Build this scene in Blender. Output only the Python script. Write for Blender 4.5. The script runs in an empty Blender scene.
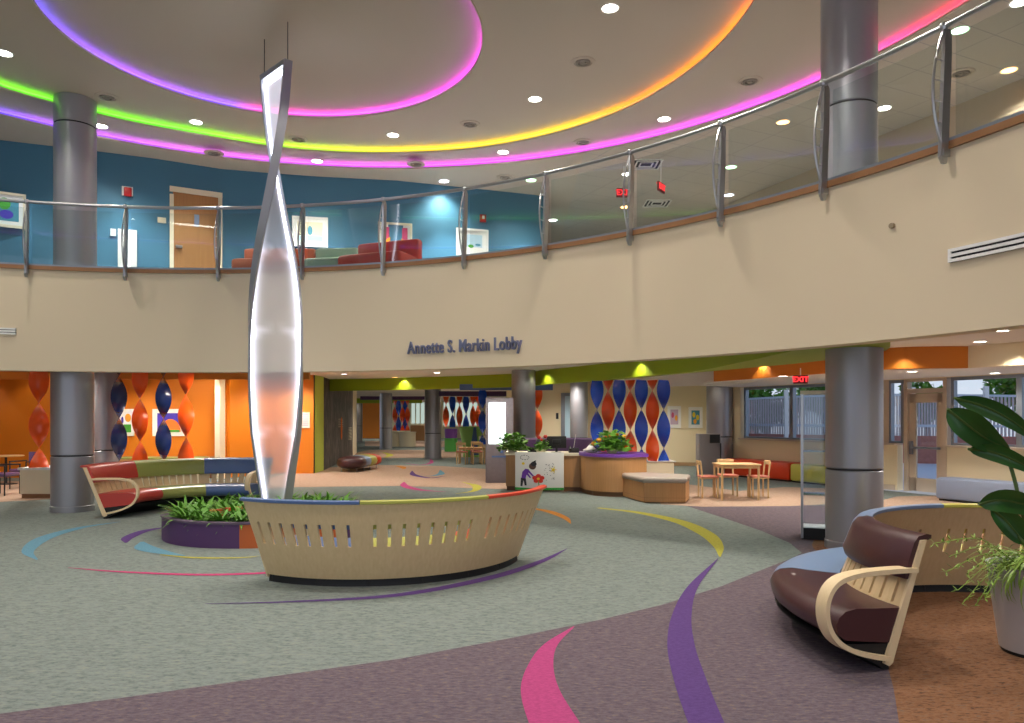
import bpy, bmesh, math, random
from mathutils import Vector, Matrix
random.seed(7)
PI = math.pi
S = bpy.context.scene
COL = S.collection
F = 750.0; CX = 512.0; CY = 417.0; EYE = 1.7
H2 = 4.25          # upper floor level
# ------------------------------------------------------------------ helpers
def fl(px, py, z=0.0):
    """pixel -> point on the horizontal plane z"""
    d = F * (EYE - z) / (py - CY)
    return Vector(((px - CX) / F * d, d, z))
def at(px, py, d):
    return Vector(((px - CX) / F * d, d, EYE + (CY - py) / F * d))
def lin(c):
    c = c / 255.0
    return c / 12.92 if c <= 0.04045 else ((c + 0.055) / 1.055) ** 2.4
def rgb(r, g, b): return (lin(r), lin(g), lin(b), 1)

class MB:
    def __init__(s): s.v = []; s.f = []; s.mi = []; s.mats = []; s.cols = None
    def _m(s, m):
        if m is None: return 0
        if m not in s.mats: s.mats.append(m)
        return s.mats.index(m)
    def add(s, vs, fs, m=None):
        b = len(s.v); s.v += [Vector(v) for v in vs]
        k = s._m(m)
        for f in fs: s.f.append([b + i for i in f]); s.mi.append(k)
        return b
    def box(s, c, size, rz=0.0, m=None, bev=0.0):
        cx, cy, cz = c; hx, hy, hz = size[0] / 2, size[1] / 2, size[2] / 2
        if bev > 0:
            b = min(bev, hx * .9, hy * .9, hz * .9)
            # octagonal-ish rounded box: stacked rings
            rings = []
            for (zz, ins) in ((-hz, b), (-hz + b * .3, b * .3), (-hz + b, 0), (hz - b, 0), (hz - b * .3, b * .3), (hz, b)):
                ax, ay = hx - ins, hy - ins; q = b
                qx = min(q, ax * .9); qy = min(q, ay * .9)
                pts = []
                for (sx, sy, a0) in ((1, 1, 0), (-1, 1, 90), (-1, -1, 180), (1, -1, 270)):
                    for t in (0, 30, 60, 90):
                        a = math.radians(a0 + t)
                        pts.append((sx * (ax - qx) + qx * math.cos(a), sy * (ay - qy) + qy * math.sin(a), zz))
                rings.append(pts)
            R = Matrix.Rotation(rz, 3, 'Z')
            rings = [[R @ Vector(p) + Vector(c) for p in r] for r in rings]
            s.loft(rings, m=m); return s
        vs = [(-hx, -hy, -hz), (hx, -hy, -hz), (hx, hy, -hz), (-hx, hy, -hz), (-hx, -hy, hz), (hx, -hy, hz), (hx, hy, hz), (-hx, hy, hz)]
        R = Matrix.Rotation(rz, 3, 'Z')
        s.add([R @ Vector(v) + Vector(c) for v in vs], [(0, 3, 2, 1), (4, 5, 6, 7), (0, 1, 5, 4), (1, 2, 6, 5), (2, 3, 7, 6), (3, 0, 4, 7)], m)
        return s
    def loft(s, rings, m=None, closed=True, caps=True, loop=False):
        n = len(rings[0]); vs = [p for r in rings for p in r]; fs = []
        N = len(rings)
        for i in range(N if loop else N - 1):
            a = i * n; b = ((i + 1) % N) * n
            for j in range(n if closed else n - 1):
                k = (j + 1) % n
                fs.append((a + j, a + k, b + k, b + j))
        if caps and closed and not loop:
            fs.append(tuple(reversed(range(n)))); fs.append(tuple((N - 1) * n + j for j in range(n)))
        s.add(vs, fs, m); return s
    def tube(s, pts, r, n=8, m=None, caps=True):
        pts = [Vector(p) for p in pts]; rings = []
        rr = r if isinstance(r, (list, tuple)) else [r] * len(pts)
        for i, p in enumerate(pts):
            t = (pts[min(i + 1, len(pts) - 1)] - pts[max(i - 1, 0)]).normalized()
            up = Vector((0, 0, 1)) if abs(t.z) < .95 else Vector((1, 0, 0))
            a = t.cross(up).normalized(); b = a.cross(t).normalized()
            rings.append([p + (a * math.cos(2 * PI * k / n) + b * math.sin(2 * PI * k / n)) * rr[i] for k in range(n)])
        s.loft(rings, m=m, caps=caps); return s
    def lathe(s, c, prof, n=32, m=None, caps=True):
        c = Vector(c)
        rings = [[c + Vector((r * math.cos(2 * PI * k / n), r * math.sin(2 * PI * k / n), z)) for k in range(n)] for r, z in prof]
        s.loft(rings, m=m, caps=caps); return s
    def prism(s, poly, z0, z1, m=None):
        n = len(poly)
        vs = [(p[0], p[1], z0) for p in poly] + [(p[0], p[1], z1) for p in poly]
        fs = [tuple(reversed(range(n))), tuple(range(n, 2 * n))] + [(i, (i + 1) % n, n + (i + 1) % n, n + i) for i in range(n)]
        s.add(vs, fs, m); return s
    def wall(s, pts, z0, z1, th=.1, m=None):
        """vertical strip following plan points, with thickness to its left"""
        pts = [Vector((p[0], p[1])) for p in pts]; off = []
        for i, p in enumerate(pts):
            t = (pts[min(i + 1, len(pts) - 1)] - pts[max(i - 1, 0)]).normalized()
            off.append(p + Vector((-t.y, t.x)) * th)
        rings = [[(p.x, p.y, z0), (q.x, q.y, z0), (q.x, q.y, z1), (p.x, p.y, z1)] for p, q in zip(pts, off)]
        s.loft([[Vector(a) for a in r] for r in rings], m=m); return s
    def sweep(s, prof, c, a0, a1, fn, n=20, m=None, closed=True):
        """prof = (u,z) list; fn(u)->radius; arc about c"""
        rings = []
        for i in range(n + 1):
            a = math.radians(a0 + (a1 - a0) * i / n)
            rings.append([Vector((c[0] + fn(u) * math.cos(a), c[1] + fn(u) * math.sin(a), z)) for u, z in prof])
        s.loft(rings, m=m, closed=closed, caps=closed); return s
    def build(s, name, mat=None, parent=None, smooth=True, ang=35, bevel=0.0):
        vs = s.v
        if parent is None:
            lo = [min(v[i] for v in vs) for i in range(3)]; hi = [max(v[i] for v in vs) for i in range(3)]
            org = Vector(((lo[0] + hi[0]) / 2, (lo[1] + hi[1]) / 2, lo[2]))
        else: org = wloc(parent)
        me = bpy.data.meshes.new(name)
        me.from_pydata([tuple(v - org) for v in vs], [], s.f)
        mats = s.mats if s.mats else ([mat] if mat else [])
        for m in mats: me.materials.append(m)
        if len(mats) > 1:
            me.polygons.foreach_set('material_index', s.mi)
        bm = bmesh.new(); bm.from_mesh(me)
        bmesh.ops.recalc_face_normals(bm, faces=bm.faces); bm.to_mesh(me); bm.free()
        if smooth:
            me.polygons.foreach_set('use_smooth', [True] * len(me.polygons))
            me.set_sharp_from_angle(angle=math.radians(ang))
        me.update()
        o = bpy.data.objects.new(name, me); COL.objects.link(o)
        if parent is None: o.location = org
        else: o.parent = parent
        if bevel: b = o.modifiers.new('bevel', 'BEVEL'); b.width = bevel; b.segments = 2; b.limit_method = 'ANGLE'
        return o
def wloc(o):
    l = Vector((0, 0, 0))
    while o: l += o.location; o = o.parent
    return l
def tag(o, label, cat, group=None):
    o['label'] = label; o['category'] = cat
    if group: o['group'] = group
    return o
def thing(name, label, cat, loc=(0, 0, 0), group=None):
    o = bpy.data.objects.new(name, None); COL.objects.link(o); o.location = loc; o.empty_display_size = .1
    return tag(o, label, cat, group)
def struct(o): o['kind'] = 'structure'; return o
def copy_tree(o, loc=None, rz=None, parent=None, sc=None):
    c = o.copy(); COL.objects.link(c); c.parent = parent
    if loc is not None: c.location = loc
    if rz is not None: c.rotation_euler = (0, 0, rz)
    if sc is not None: c.scale = (sc, sc, sc) if not isinstance(sc, tuple) else sc
    for ch in list(o.children): copy_tree(ch, parent=c)
    return c
def relabel(o, label, group=None):
    o['label'] = label
    if group: o['group'] = group
    return o
def smoothcurve(pts, n=8):
    P = [Vector(p) for p in pts]; out = []
    for i in range(len(P) - 1):
        p0 = P[i - 1] if i else P[0] * 2 - P[1]; p1 = P[i]; p2 = P[i + 1]; p3 = P[i + 2] if i + 2 < len(P) else P[-1] * 2 - P[-2]
        for k in range(n):
            t = k / n
            out.append(.5 * ((2 * p1) + (p2 - p0) * t + (2 * p0 - 5 * p1 + 4 * p2 - p3) * t * t + (3 * p1 - p0 - 3 * p2 + p3) * t ** 3))
    out.append(P[-1]); return out

# ------------------------------------------------------------------ materials
def newmat(name):
    m = bpy.data.materials.new(name); m.use_nodes = True
    nt = m.node_tree; return m, nt, nt.nodes['Principled BSDF']
def mat(name, c, rough=.6, metal=0, spec=.5, bump=0, bscale=60, var=0, vscale=3, coat=0):
    m, nt, b = newmat(name)
    b.inputs['Base Color'].default_value = c; b.inputs['Roughness'].default_value = rough
    b.inputs['Metallic'].default_value = metal; b.inputs['Specular IOR Level'].default_value = spec
    b.inputs['Coat Weight'].default_value = coat
    tc = nt.nodes.new('ShaderNodeTexCoord')
    if var:
        n = nt.nodes.new('ShaderNodeTexNoise'); n.inputs['Scale'].default_value = vscale; n.inputs['Detail'].default_value = 4
        nt.links.new(tc.outputs['Object'], n.inputs['Vector'])
        r = nt.nodes.new('ShaderNodeMix'); r.data_type = 'RGBA'
        r.inputs['A'].default_value = tuple(x * (1 - var) for x in c[:3]) + (1,); r.inputs['B'].default_value = tuple(min(1, x * (1 + var)) for x in c[:3]) + (1,)
        nt.links.new(n.outputs['Fac'], r.inputs['Factor']); nt.links.new(r.outputs['Result'], b.inputs['Base Color'])
    if bump:
        n = nt.nodes.new('ShaderNodeTexNoise'); n.inputs['Scale'].default_value = bscale
        nt.links.new(tc.outputs['Object'], n.inputs['Vector'])
        bp = nt.nodes.new('ShaderNodeBump'); bp.inputs['Strength'].default_value = bump; bp.inputs['Distance'].default_value = .01
        nt.links.new(n.outputs['Fac'], bp.inputs['Height']); nt.links.new(bp.outputs['Normal'], b.inputs['Normal'])
    return m
def emat(name, c, st):
    m, nt, b = newmat(name)
    b.inputs['Base Color'].default_value = (.02, .02, .02, 1)
    b.inputs['Emission Color'].default_value = c; b.inputs['Emission Strength'].default_value = st
    return m
def wood(name, c1, c2, sx=30, sz=1.2, rough=.45):
    m, nt, b = newmat(name)
    tc = nt.nodes.new('ShaderNodeTexCoord'); mp = nt.nodes.new('ShaderNodeMapping'); mp.inputs['Scale'].default_value = (sx, sx, sz)
    n = nt.nodes.new('ShaderNodeTexNoise'); n.inputs['Scale'].default_value = 1; n.inputs['Detail'].default_value = 5
    r = nt.nodes.new('ShaderNodeMix'); r.data_type = 'RGBA'; r.inputs['A'].default_value = c1; r.inputs['B'].default_value = c2
    nt.links.new(tc.outputs['Object'], mp.inputs['Vector']); nt.links.new(mp.outputs['Vector'], n.inputs['Vector'])
    nt.links.new(n.outputs['Fac'], r.inputs['Factor']); nt.links.new(r.outputs['Result'], b.inputs['Base Color'])
    b.inputs['Roughness'].default_value = rough
    return m
def carpet(name, cols, scale=22):
    m, nt, b = newmat(name)
    tc = nt.nodes.new('ShaderNodeTexCoord'); mp = nt.nodes.new('ShaderNodeMapping'); mp.inputs['Scale'].default_value = (1, 2.2, 1)
    n = nt.nodes.new('ShaderNodeTexNoise'); n.inputs['Scale'].default_value = scale; n.inputs['Detail'].default_value = 3; n.inputs['Roughness'].default_value = .75
    cr = nt.nodes.new('ShaderNodeValToRGB'); e = cr.color_ramp.elements
    while len(e) < len(cols): e.new(.5)
    for i, c in enumerate(cols): e[i].position = .34 + .32 * i / (len(cols) - 1); e[i].color = c
    nt.links.new(tc.outputs['Object'], mp.inputs['Vector']); nt.links.new(mp.outputs['Vector'], n.inputs['Vector'])
    nt.links.new(n.outputs['Fac'], cr.inputs['Fac']); nt.links.new(cr.outputs['Color'], b.inputs['Base Color'])
    b.inputs['Roughness'].default_value = .95; b.inputs['Specular IOR Level'].default_value = .1
    bp = nt.nodes.new('ShaderNodeBump'); bp.inputs['Strength'].default_value = .3; bp.inputs['Distance'].default_value = .01
    n2 = nt.nodes.new('ShaderNodeTexNoise'); n2.inputs['Scale'].default_value = 180
    nt.links.new(tc.outputs['Object'], n2.inputs['Vector']); nt.links.new(n2.outputs['Fac'], bp.inputs['Height']); nt.links.new(bp.outputs['Normal'], b.inputs['Normal'])
    return m
def glassmat(name, tint=(.93, .96, .95, 1), refl=1.0, ior=1.45):
    m = bpy.data.materials.new(name); m.use_nodes = True; nt = m.node_tree; nt.nodes.clear()
    o = nt.nodes.new('ShaderNodeOutputMaterial'); t = nt.nodes.new('ShaderNodeBsdfTransparent'); t.inputs[0].default_value = tint
    g = nt.nodes.new('ShaderNodeBsdfGlossy'); g.inputs['Roughness'].default_value = .01
    lw = nt.nodes.new('ShaderNodeLayerWeight'); lw.inputs['Blend'].default_value = .5
    pw_ = nt.nodes.new('ShaderNodeMath'); pw_.operation = 'POWER'; pw_.inputs[1].default_value = 4.5; nt.links.new(lw.outputs['Facing'], pw_.inputs[0])
    fr = nt.nodes.new('ShaderNodeMath'); fr.operation = 'MULTIPLY_ADD'; fr.inputs[1].default_value = .9; f0 = ((ior - 1) / (ior + 1)) ** 2; fr.inputs[2].default_value = f0; fr.use_clamp = True; nt.links.new(pw_.outputs[0], fr.inputs[0])
    mx = nt.nodes.new('ShaderNodeMixShader'); nt.links.new(fr.outputs[0], mx.inputs[0]); nt.links.new(t.outputs[0], mx.inputs[1]); nt.links.new(g.outputs[0], mx.inputs[2])
    nt.links.new(mx.outputs[0], o.inputs[0]); return m

M = {}
M['fascia'] = mat('fascia_paint', rgb(220, 203, 172), .7, bump=.05, bscale=200)
M['ceil'] = mat('ceiling_paint', rgb(192, 178, 160), .8)
M['ceil_low'] = mat('low_ceiling_paint', rgb(228, 224, 214), .8)
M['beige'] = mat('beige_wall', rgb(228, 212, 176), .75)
M['blue'] = mat('blue_wall', rgb(68, 118, 144), .5, spec=.4)
M['orange'] = mat('orange_wall', rgb(218, 124, 16), .55)
M['orange2'] = mat('orange_bulkhead', rgb(208, 122, 32), .6)
M['green'] = mat('green_bulkhead', rgb(140, 162, 14), .6)
M['lime'] = mat('lime_wall', rgb(206, 218, 86), .6)
M['steel'] = mat('column_metal', rgb(158, 158, 164), .36, .5)
M['steel2'] = mat('brushed_steel', rgb(175, 176, 178), .3, .9)
M['frame'] = mat('sculpture_frame', rgb(156, 158, 164), .35, .45)
M['dark'] = mat('dark_plastic', rgb(22, 22, 26), .5)
M['black'] = mat('black_base', rgb(14, 14, 16), .6)
M['wallcap'] = wood('wood_cap', rgb(136, 92, 54), rgb(160, 114, 72), 6, 6)
M['birch'] = wood('birch_ply', rgb(206, 176, 128), rgb(226, 200, 156), 34, 1.4)
M['birch_arm'] = wood('birch_arm', rgb(222, 196, 150), rgb(236, 214, 172), 30, 8)
M['oak'] = wood('oak_panel', rgb(168, 120, 74), rgb(198, 150, 98), 46, 1.2)
M['door'] = wood('oak_door', rgb(158, 108, 60), rgb(188, 134, 80), 40, 1.0)
M['tablewood'] = wood('table_wood', rgb(196, 158, 108), rgb(216, 182, 132), 20, 20)
M['white'] = mat('white_paint', rgb(235, 233, 228), .5)
M['cream'] = mat('cream_laminate', rgb(232, 220, 190), .5)
M['offwhite'] = mat('window_frame_paint', rgb(196, 178, 156), .5)
M['alu'] = mat('aluminium', rgb(140, 148, 158), .4, .6)
M['glass'] = glassmat('rail_glass', (.9, .94, .93, 1))
M['wglass'] = glassmat('window_glass', (.92, .95, .97, 1))
def vinyl(n, r, g, b): M[n] = mat('vinyl_' + n, rgb(r, g, b), .38, bump=.04, bscale=30, coat=.1)
vinyl('v_blue', 78, 104, 150); vinyl('v_lime', 178, 178, 84); vinyl('v_red', 214, 70, 44); vinyl('v_plum', 64, 30, 36)
vinyl('v_green', 146, 152, 78); vinyl('v_brick', 180, 58, 46); vinyl('v_steelblue', 118, 142, 176); vinyl('v_grey', 128, 140, 164)
vinyl('v_orange', 226, 70, 32); vinyl('v_sage', 140, 168, 148); vinyl('v_rust', 176, 92, 64); vinyl('v_purple', 92, 66, 104)
vinyl('v_yellow', 206, 200, 90); vinyl('v_taupe', 176, 164, 152)
M['p_purple'] = mat('planter_purple', rgb(80, 48, 96), .5); M['p_orange'] = mat('planter_orange', rgb(190, 96, 40), .5); M['p_blue'] = mat('planter_blue', rgb(96, 130, 156), .5)
M['soil'] = mat('soil', rgb(52, 38, 28), .95, bump=.6, bscale=30)
M['leaf'] = mat('leaf_green', rgb(92, 146, 44), .45, var=.35, vscale=5)
M['leaf2'] = mat('leaf_dark', rgb(38, 84, 30), .35, var=.3, vscale=4)
M['leaf3'] = mat('leaf_pale', rgb(134, 166, 64), .45, var=.3, vscale=6)
M['stem'] = mat('stem_green', rgb(74, 96, 40), .5)
M['t_orange'] = mat('twist_orange', rgb(248, 88, 16), .28, coat=.3)
M['t_blue'] = mat('twist_blue', rgb(30, 84, 214), .25, coat=.3)
M['t_navy'] = mat('twist_navy', rgb(28, 46, 100), .25, coat=.3)
M['purple'] = mat('purple_laminate', rgb(112, 62, 160), .45)
M['letters'] = mat('letter_metal', rgb(108, 112, 140), .4, .2)
M['grey'] = mat('grey_laminate', rgb(120, 112, 118), .6, var=.15, vscale=12)
M['greymet'] = mat('grey_cabinet', rgb(150, 144, 144), .5, .2)
M['lamp_w'] = emat('lamp_lens', (1, .95, .86, 1), 14)
M['lamp_o'] = emat('lamp_lens_amber', (1, .42, .12, 1), 9)
M['lamp_g'] = emat('lamp_lens_green', (.45, 1, .5, 1), 7)
M['lamp_b'] = emat('lamp_lens_blue', (.8, .82, 1, 1), 8)
M['led'] = emat('led_white', (.86, .88, 1, 1), 6)
M['screen'] = emat('screen_lit', (.92, .96, 1, 1), 1.5)
M['exit'] = emat('exit_red', (1, .03, .04, 1), 1.7)
M['red'] = mat('alarm_red', rgb(190, 24, 28), .4)
M['c_green'] = carpet('carpet_green', [rgb(100, 110, 106), rgb(118, 126, 120), rgb(126, 136, 132), rgb(136, 140, 128)], 16)
M['c_purple'] = carpet('carpet_purple', [rgb(82, 76, 90), rgb(102, 88, 92), rgb(106, 96, 106), rgb(122, 106, 98)], 18)
M['c_brown'] = carpet('carpet_brown', [rgb(88, 64, 52), rgb(124, 88, 62), rgb(138, 100, 74), rgb(112, 92, 78)], 18)
M['c_tan'] = carpet('carpet_tan', [rgb(148, 124, 106), rgb(170, 142, 122), rgb(178, 152, 132), rgb(160, 144, 126)], 10)
M['c_grey'] = carpet('carpet_grey', [rgb(130, 130, 132), rgb(150, 150, 150)], 10)
def strp(n, r, g, b): M[n] = carpet('carpet_stripe_' + n, [rgb(int(r * .86), int(g * .86), int(b * .86)), rgb(r, g, b)], 30)
strp('s_pink', 184, 76, 128); strp('s_purple', 98, 72, 128); strp('s_yellow', 186, 180, 76); strp('s_orange', 214, 140, 62)
strp('s_blue', 106, 152, 172); strp('s_mag', 196, 70, 118)

# ------------------------------------------------------------------ camera, world
cam = bpy.data.cameras.new('camera'); co = bpy.data.objects.new('camera', cam); COL.objects.link(co)
co.location = (0, 0, EYE); co.rotation_euler = (PI / 2, 0, 0); cam.sensor_width = 36; cam.lens = F / 1024 * 36
cam.shift_y = (CY - 361.5) / 1024; cam.clip_end = 300; S.camera = co
S.cycles.transparent_max_bounces = 24
S.view_settings.view_transform = 'Standard'; S.view_settings.look = 'None'; S.view_settings.gamma = 1; S.view_settings.exposure = EXPO = 0.3
try: S.view_settings.use_curve_mapping = False
except Exception: pass
w = bpy.data.worlds.new('world'); S.world = w; w.use_nodes = True; nt = w.node_tree
bg = nt.nodes['Background']
tc = nt.nodes.new('ShaderNodeTexCoord'); sp = nt.nodes.new('ShaderNodeSeparateXYZ'); cr = nt.nodes.new('ShaderNodeValToRGB')
nt.links.new(tc.outputs['Generated'], sp.inputs[0]); nt.links.new(sp.outputs['Z'], cr.inputs['Fac'])
cr.color_ramp.elements[0].color = rgb(216, 222, 232); cr.color_ramp.elements[1].color = rgb(120, 150, 200)
nt.links.new(cr.outputs['Color'], bg.inputs['Color']); bg.inputs['Strength'].default_value = 1.0

# ------------------------------------------------------------------ floor
MB().prism([(-22, -3), (14, -3), (14, 12), (10.85, 12.6), (6.3, 22.6), (7.6, 26.2), (12, 62), (-22, 62)], -.1, 0).build('floor', M['c_green'], smooth=False)
floor = bpy.data.objects['floor']; struct(floor)
def inlay(name, poly, m, h, label=None):
    b = MB(); b.prism([(p[0], p[1]) for p in poly], .0005, h)
    o = b.build(name, M[m], floor, smooth=False)
    if label: o['label'] = label
    return o
g = [fl(*p) for p in ((0, 714), (130, 697), (256, 679), (400, 659), (512, 638), (600, 620), (662, 605), (720, 587), (762, 570), (790, 559), (802, 553))]
g2 = [fl(*p) for p in ((790, 543), (762, 531), (727, 519), (687, 506), (660, 499), (600, 486))]
inlay('carpet_panel', [(-3.6, 4.0), (-12, 2.8), (-12, -2.9), (13.9, -2.9), (13.9, 11.9)] + [(12, 12), (6.8, 19.9), (3.0, 17)] [0:1] + [(9.0, 14.6), (5.2, 14.4)] + list(reversed([tuple(p) for p in g2][:4])) + list(reversed([tuple(p) for p in g])), 'c_purple', .002, 'mottled purple brown carpet field in the foreground')
br = smoothcurve([fl(*p) for p in ((905, 760), (899, 723), (890, 675), (872, 630), (850, 590), (826, 560), (812, 545), (822, 532))], 4)
inlay('carpet_panel', [tuple(p) for p in br] + [(5.2, 10.8), (11, 12), (13.9, 10), (13.9, 2.6)], 'c_brown', .003, 'rust brown carpet field under the round bench')
inlay('carpet_panel', [(2.9, 14.6), (3.6, 14.2), (5.3, 14.3), (7.6, 15.2), (8.0, 17.6), (6.6, 18.2), (5.2, 17.2), (4.2, 19.5), (3.4, 18), ], 'c_tan', .0025, 'tan carpet patch around the wooden play table')
inlay('carpet_panel', [(7.4, 10.8), (11.3, 11.8), (9.2, 16.2), (8.2, 16.0), (6.0, 13.6)], 'c_tan', .0035, 'tan carpet strip by the glazed door')
ln = [fl(*p) for p in ((-200, 506), (0, 502), (53, 499), (100, 494), (240, 489), (300, 487), (400, 486), (500, 489), (512, 489))]
inlay('carpet_panel', [tuple(p) for p in ln] + [tuple(fl(500, 470)), tuple(fl(440, 466)), tuple(fl(380, 465)), tuple(fl(320, 468)), (-7, 19.5), (-16, 20)], 'c_tan', .002, 'tan carpet band behind the back bench')
inlay('carpet_panel', [tuple(fl(*p)) for p in ((330, 458), (420, 458), (500, 457), (500, 451), (440, 450), (370, 450))], 'c_tan', .002, 'tan carpet band in the corridor')
inlay('carpet_panel', [tuple(fl(*p)) for p in ((365, 446), (440, 447), (500, 446), (500, 441), (365, 441))], 'c_tan', .002, 'tan carpet band far down the corridor')
def stripe(pts, m, h=.005, label=None, n=8):
    """pts: (px,py,width_m) on the floor -> tapered curved inlay"""
    C = smoothcurve([Vector((fl(p[0], p[1]).x, fl(p[0], p[1]).y, p[2])) for p in pts], n)
    L = []; R = []
    for i, p in enumerate(C):
        t = C[min(i + 1, len(C) - 1)] - C[max(i - 1, 0)]; t = Vector((t.x, t.y)).normalized(); nn = Vector((-t.y, t.x)); hw = max(p.z, .004) / 2
        L.append((p.x + nn.x * hw, p.y + nn.y * hw)); R.append((p.x - nn.x * hw, p.y - nn.y * hw))
    b = MB(); k = len(L)
    b.add([(x, y, h) for x, y in L] + [(x, y, h) for x, y in R], [(i, i + 1, k + i + 1, k + i) for i in range(k - 1)])
    o = b.build('carpet_stripe', M[m], floor, smooth=False)
    if label: o['label'] = label
stripe([(574, 627, .01), (551, 645, .1), (541, 665, .17), (540, 690, .24), (554, 723, .28), (580, 770, .3)], 's_pink', label='pink crescent in the foreground carpet')
stripe([(718, 559, .01), (693, 587, .1), (682, 615, .16), (681, 645, .2), (690, 680, .21), (706, 723, .2), (730, 775, .19)], 's_purple', .006, label='long purple crescent crossing the carpet edge')
stripe([(598, 508, .12), (640, 513, .2), (680, 522, .26), (706, 534, .24), (718, 546, .14), (720, 557, .02)], 's_yellow', .004, label='mustard yellow crescent by the corner seat')
stripe([(530, 508, .1), (550, 512, .17), (565, 518, .12), (571, 524, .01)], 's_orange', .004, label='short orange crescent beside the front bench')
stripe([(205, 604, .01), (290, 602, .05), (400, 595, .12), (490, 578, .14), (540, 562, .1), (567, 549, .01)], 's_purple', .004, label='thin purple crescent in front of the slotted bench')
stripe([(68, 568, .01), (120, 572, .06), (200, 575, .09), (270, 573, .09), (300, 570, .05)], 's_mag', .004, label='magenta crescent running under the front bench')
stripe([(37, 560, .02), (28, 551, .14), (45, 538, .22), (80, 528, .16), (120, 522, .03)], 's_blue', .004, label='pale blue crescent at far left')
stripe([(126, 543, .03), (128, 538, .16), (145, 531, .16), (170, 527, .08), (185, 525, .02)], 's_purple', .004, label='violet crescent left of the planter')
stripe([(142, 542, .04), (145, 548, .24), (165, 553, .16), (185, 556, .02)], 's_blue', .004, label='pale blue crescent at the planter foot')
stripe([(160, 555, .02), (195, 558, .07), (240, 558, .05), (262, 556, .01)], 's_yellow', .0045, label='thin yellow crescent at the planter foot')
# corridor rings
stripe([(430, 458, .02), (431, 463, .16), (418, 465, .1), (405, 463, .02)], 's_pink', .004)
stripe([(412, 471, .03), (414, 475, .2), (430, 478, .14), (446, 476, .02)], 's_purple', .004)
stripe([(404, 482, .03), (405, 486, .22), (420, 490, .2), (446, 492, .03)], 's_pink', .004)
stripe([(440, 470, .02), (441, 474, .22), (432, 476, .12), (420, 476, .02)], 's_blue', .0045)
stripe([(462, 482, .03), (476, 486, .22), (474, 491, .15), (455, 494, .02)], 's_yellow', .004)
stripe([(396, 466, .1), (402, 467, .25), (404, 469, .1)], 's_orange', .004)
stripe([(382, 452, .03), (390, 455, .3), (384, 458, .04)], 's_yellow', .004)

# ------------------------------------------------------------------ balcony and upper floor
BC = (-5.362, 2.714); BR = 10.372; ZB = 2.483
def arcpts(c, r, a0, a1, n): return [(c[0] + r * math.cos(math.radians(a0 + (a1 - a0) * i / n)), c[1] + r * math.sin(math.radians(a0 + (a1 - a0) * i / n))) for i in range(n + 1)]
A0, A1 = -20, 148
b = MB(); b.sweep([(0, ZB), (.25, ZB), (.25, H2 - .05), (0, H2 - .05)], BC, A0, A1, lambda u: BR + u, 96)
struct(b.build('wall_balcony', M['fascia'])); 
b = MB(); b.sweep([(-.035, H2 - .05), (.2, H2 - .05), (.2, H2 + .015), (-.035, H2 + .015)], BC, A0, A1, lambda u: BR + u, 96)
struct(b.build('trim_1', M['wallcap']))
# upper floor slab
outer = [(13.5, -1), (13.5, 27), (-17, 27), (-17, 7)]
ap = arcpts(BC, BR + .24, A0, A1, 48)
b = MB(); b.prism(ap + [(-17, 8.2), (-17, 27.4), (8, 27.4), (6.75, 22.4), (13.1, 9.35), (14, 7), (14, -1)], H2 - .4, H2 - .02)
struct(b.build('floor_upper', M['c_grey'], smooth=False))
# ceiling under balcony
b = MB(); b.prism(ap + [(-17, 8.2), (-17, 62), (11.9, 62), (7.75, 26.2), (6.75, 22.4), (13.1, 9.35), (14, 7), (14, -1)], 2.97, 3.02)
struct(b.build('ceiling_lower', M['ceil_low'], smooth=False))

# railing
rail = thing('balcony_railing', 'curved stainless balcony railing with glass panels and bowed posts', 'railing', (BC[0], BC[1] + BR, H2))
def bp_(a, r, z): return Vector((BC[0] + r * math.cos(a), BC[1] + r * math.sin(a), z))
RR = BR - .06
b = MB(); b.tube([bp_(math.radians(A0 + (A1 - A0) * i / 120), RR - .03, H2 + 1.07) for i in range(121)], .027, 10); b.build('handrail', M['steel2'], rail)
b = MB(); b.sweep([(-.012, H2), (.035, H2), (.035, H2 + .045), (-.012, H2 + .045)], BC, A0, A1, lambda u: RR + .04 + u, 96); b.build('base_channel', M['alu'], rail)
def ray_angle(px):
    """angle on the balcony circle where the sight line of px crosses it"""
    dx = (px - CX) / F; # point t*(dx,1)
    a = dx * dx + 1; bb = -2 * (dx * BC[0] + BC[1]); c = BC[0] ** 2 + BC[1] ** 2 - RR ** 2
    t = (-bb + math.sqrt(bb * bb - 4 * a * c)) / (2 * a)
    return math.atan2(t - BC[1], t * dx - BC[0])
posts = [ray_angle(x) for x in (27, 126, 219, 303, 384, 465, 546, 631, 722, 825, 946)]
step = posts[-2] - posts[-1]
posts = [posts[0] + .135, posts[0] + .27] [::-1] + posts + [posts[-1] - step * k for k in (1, 2, 3)]
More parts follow.
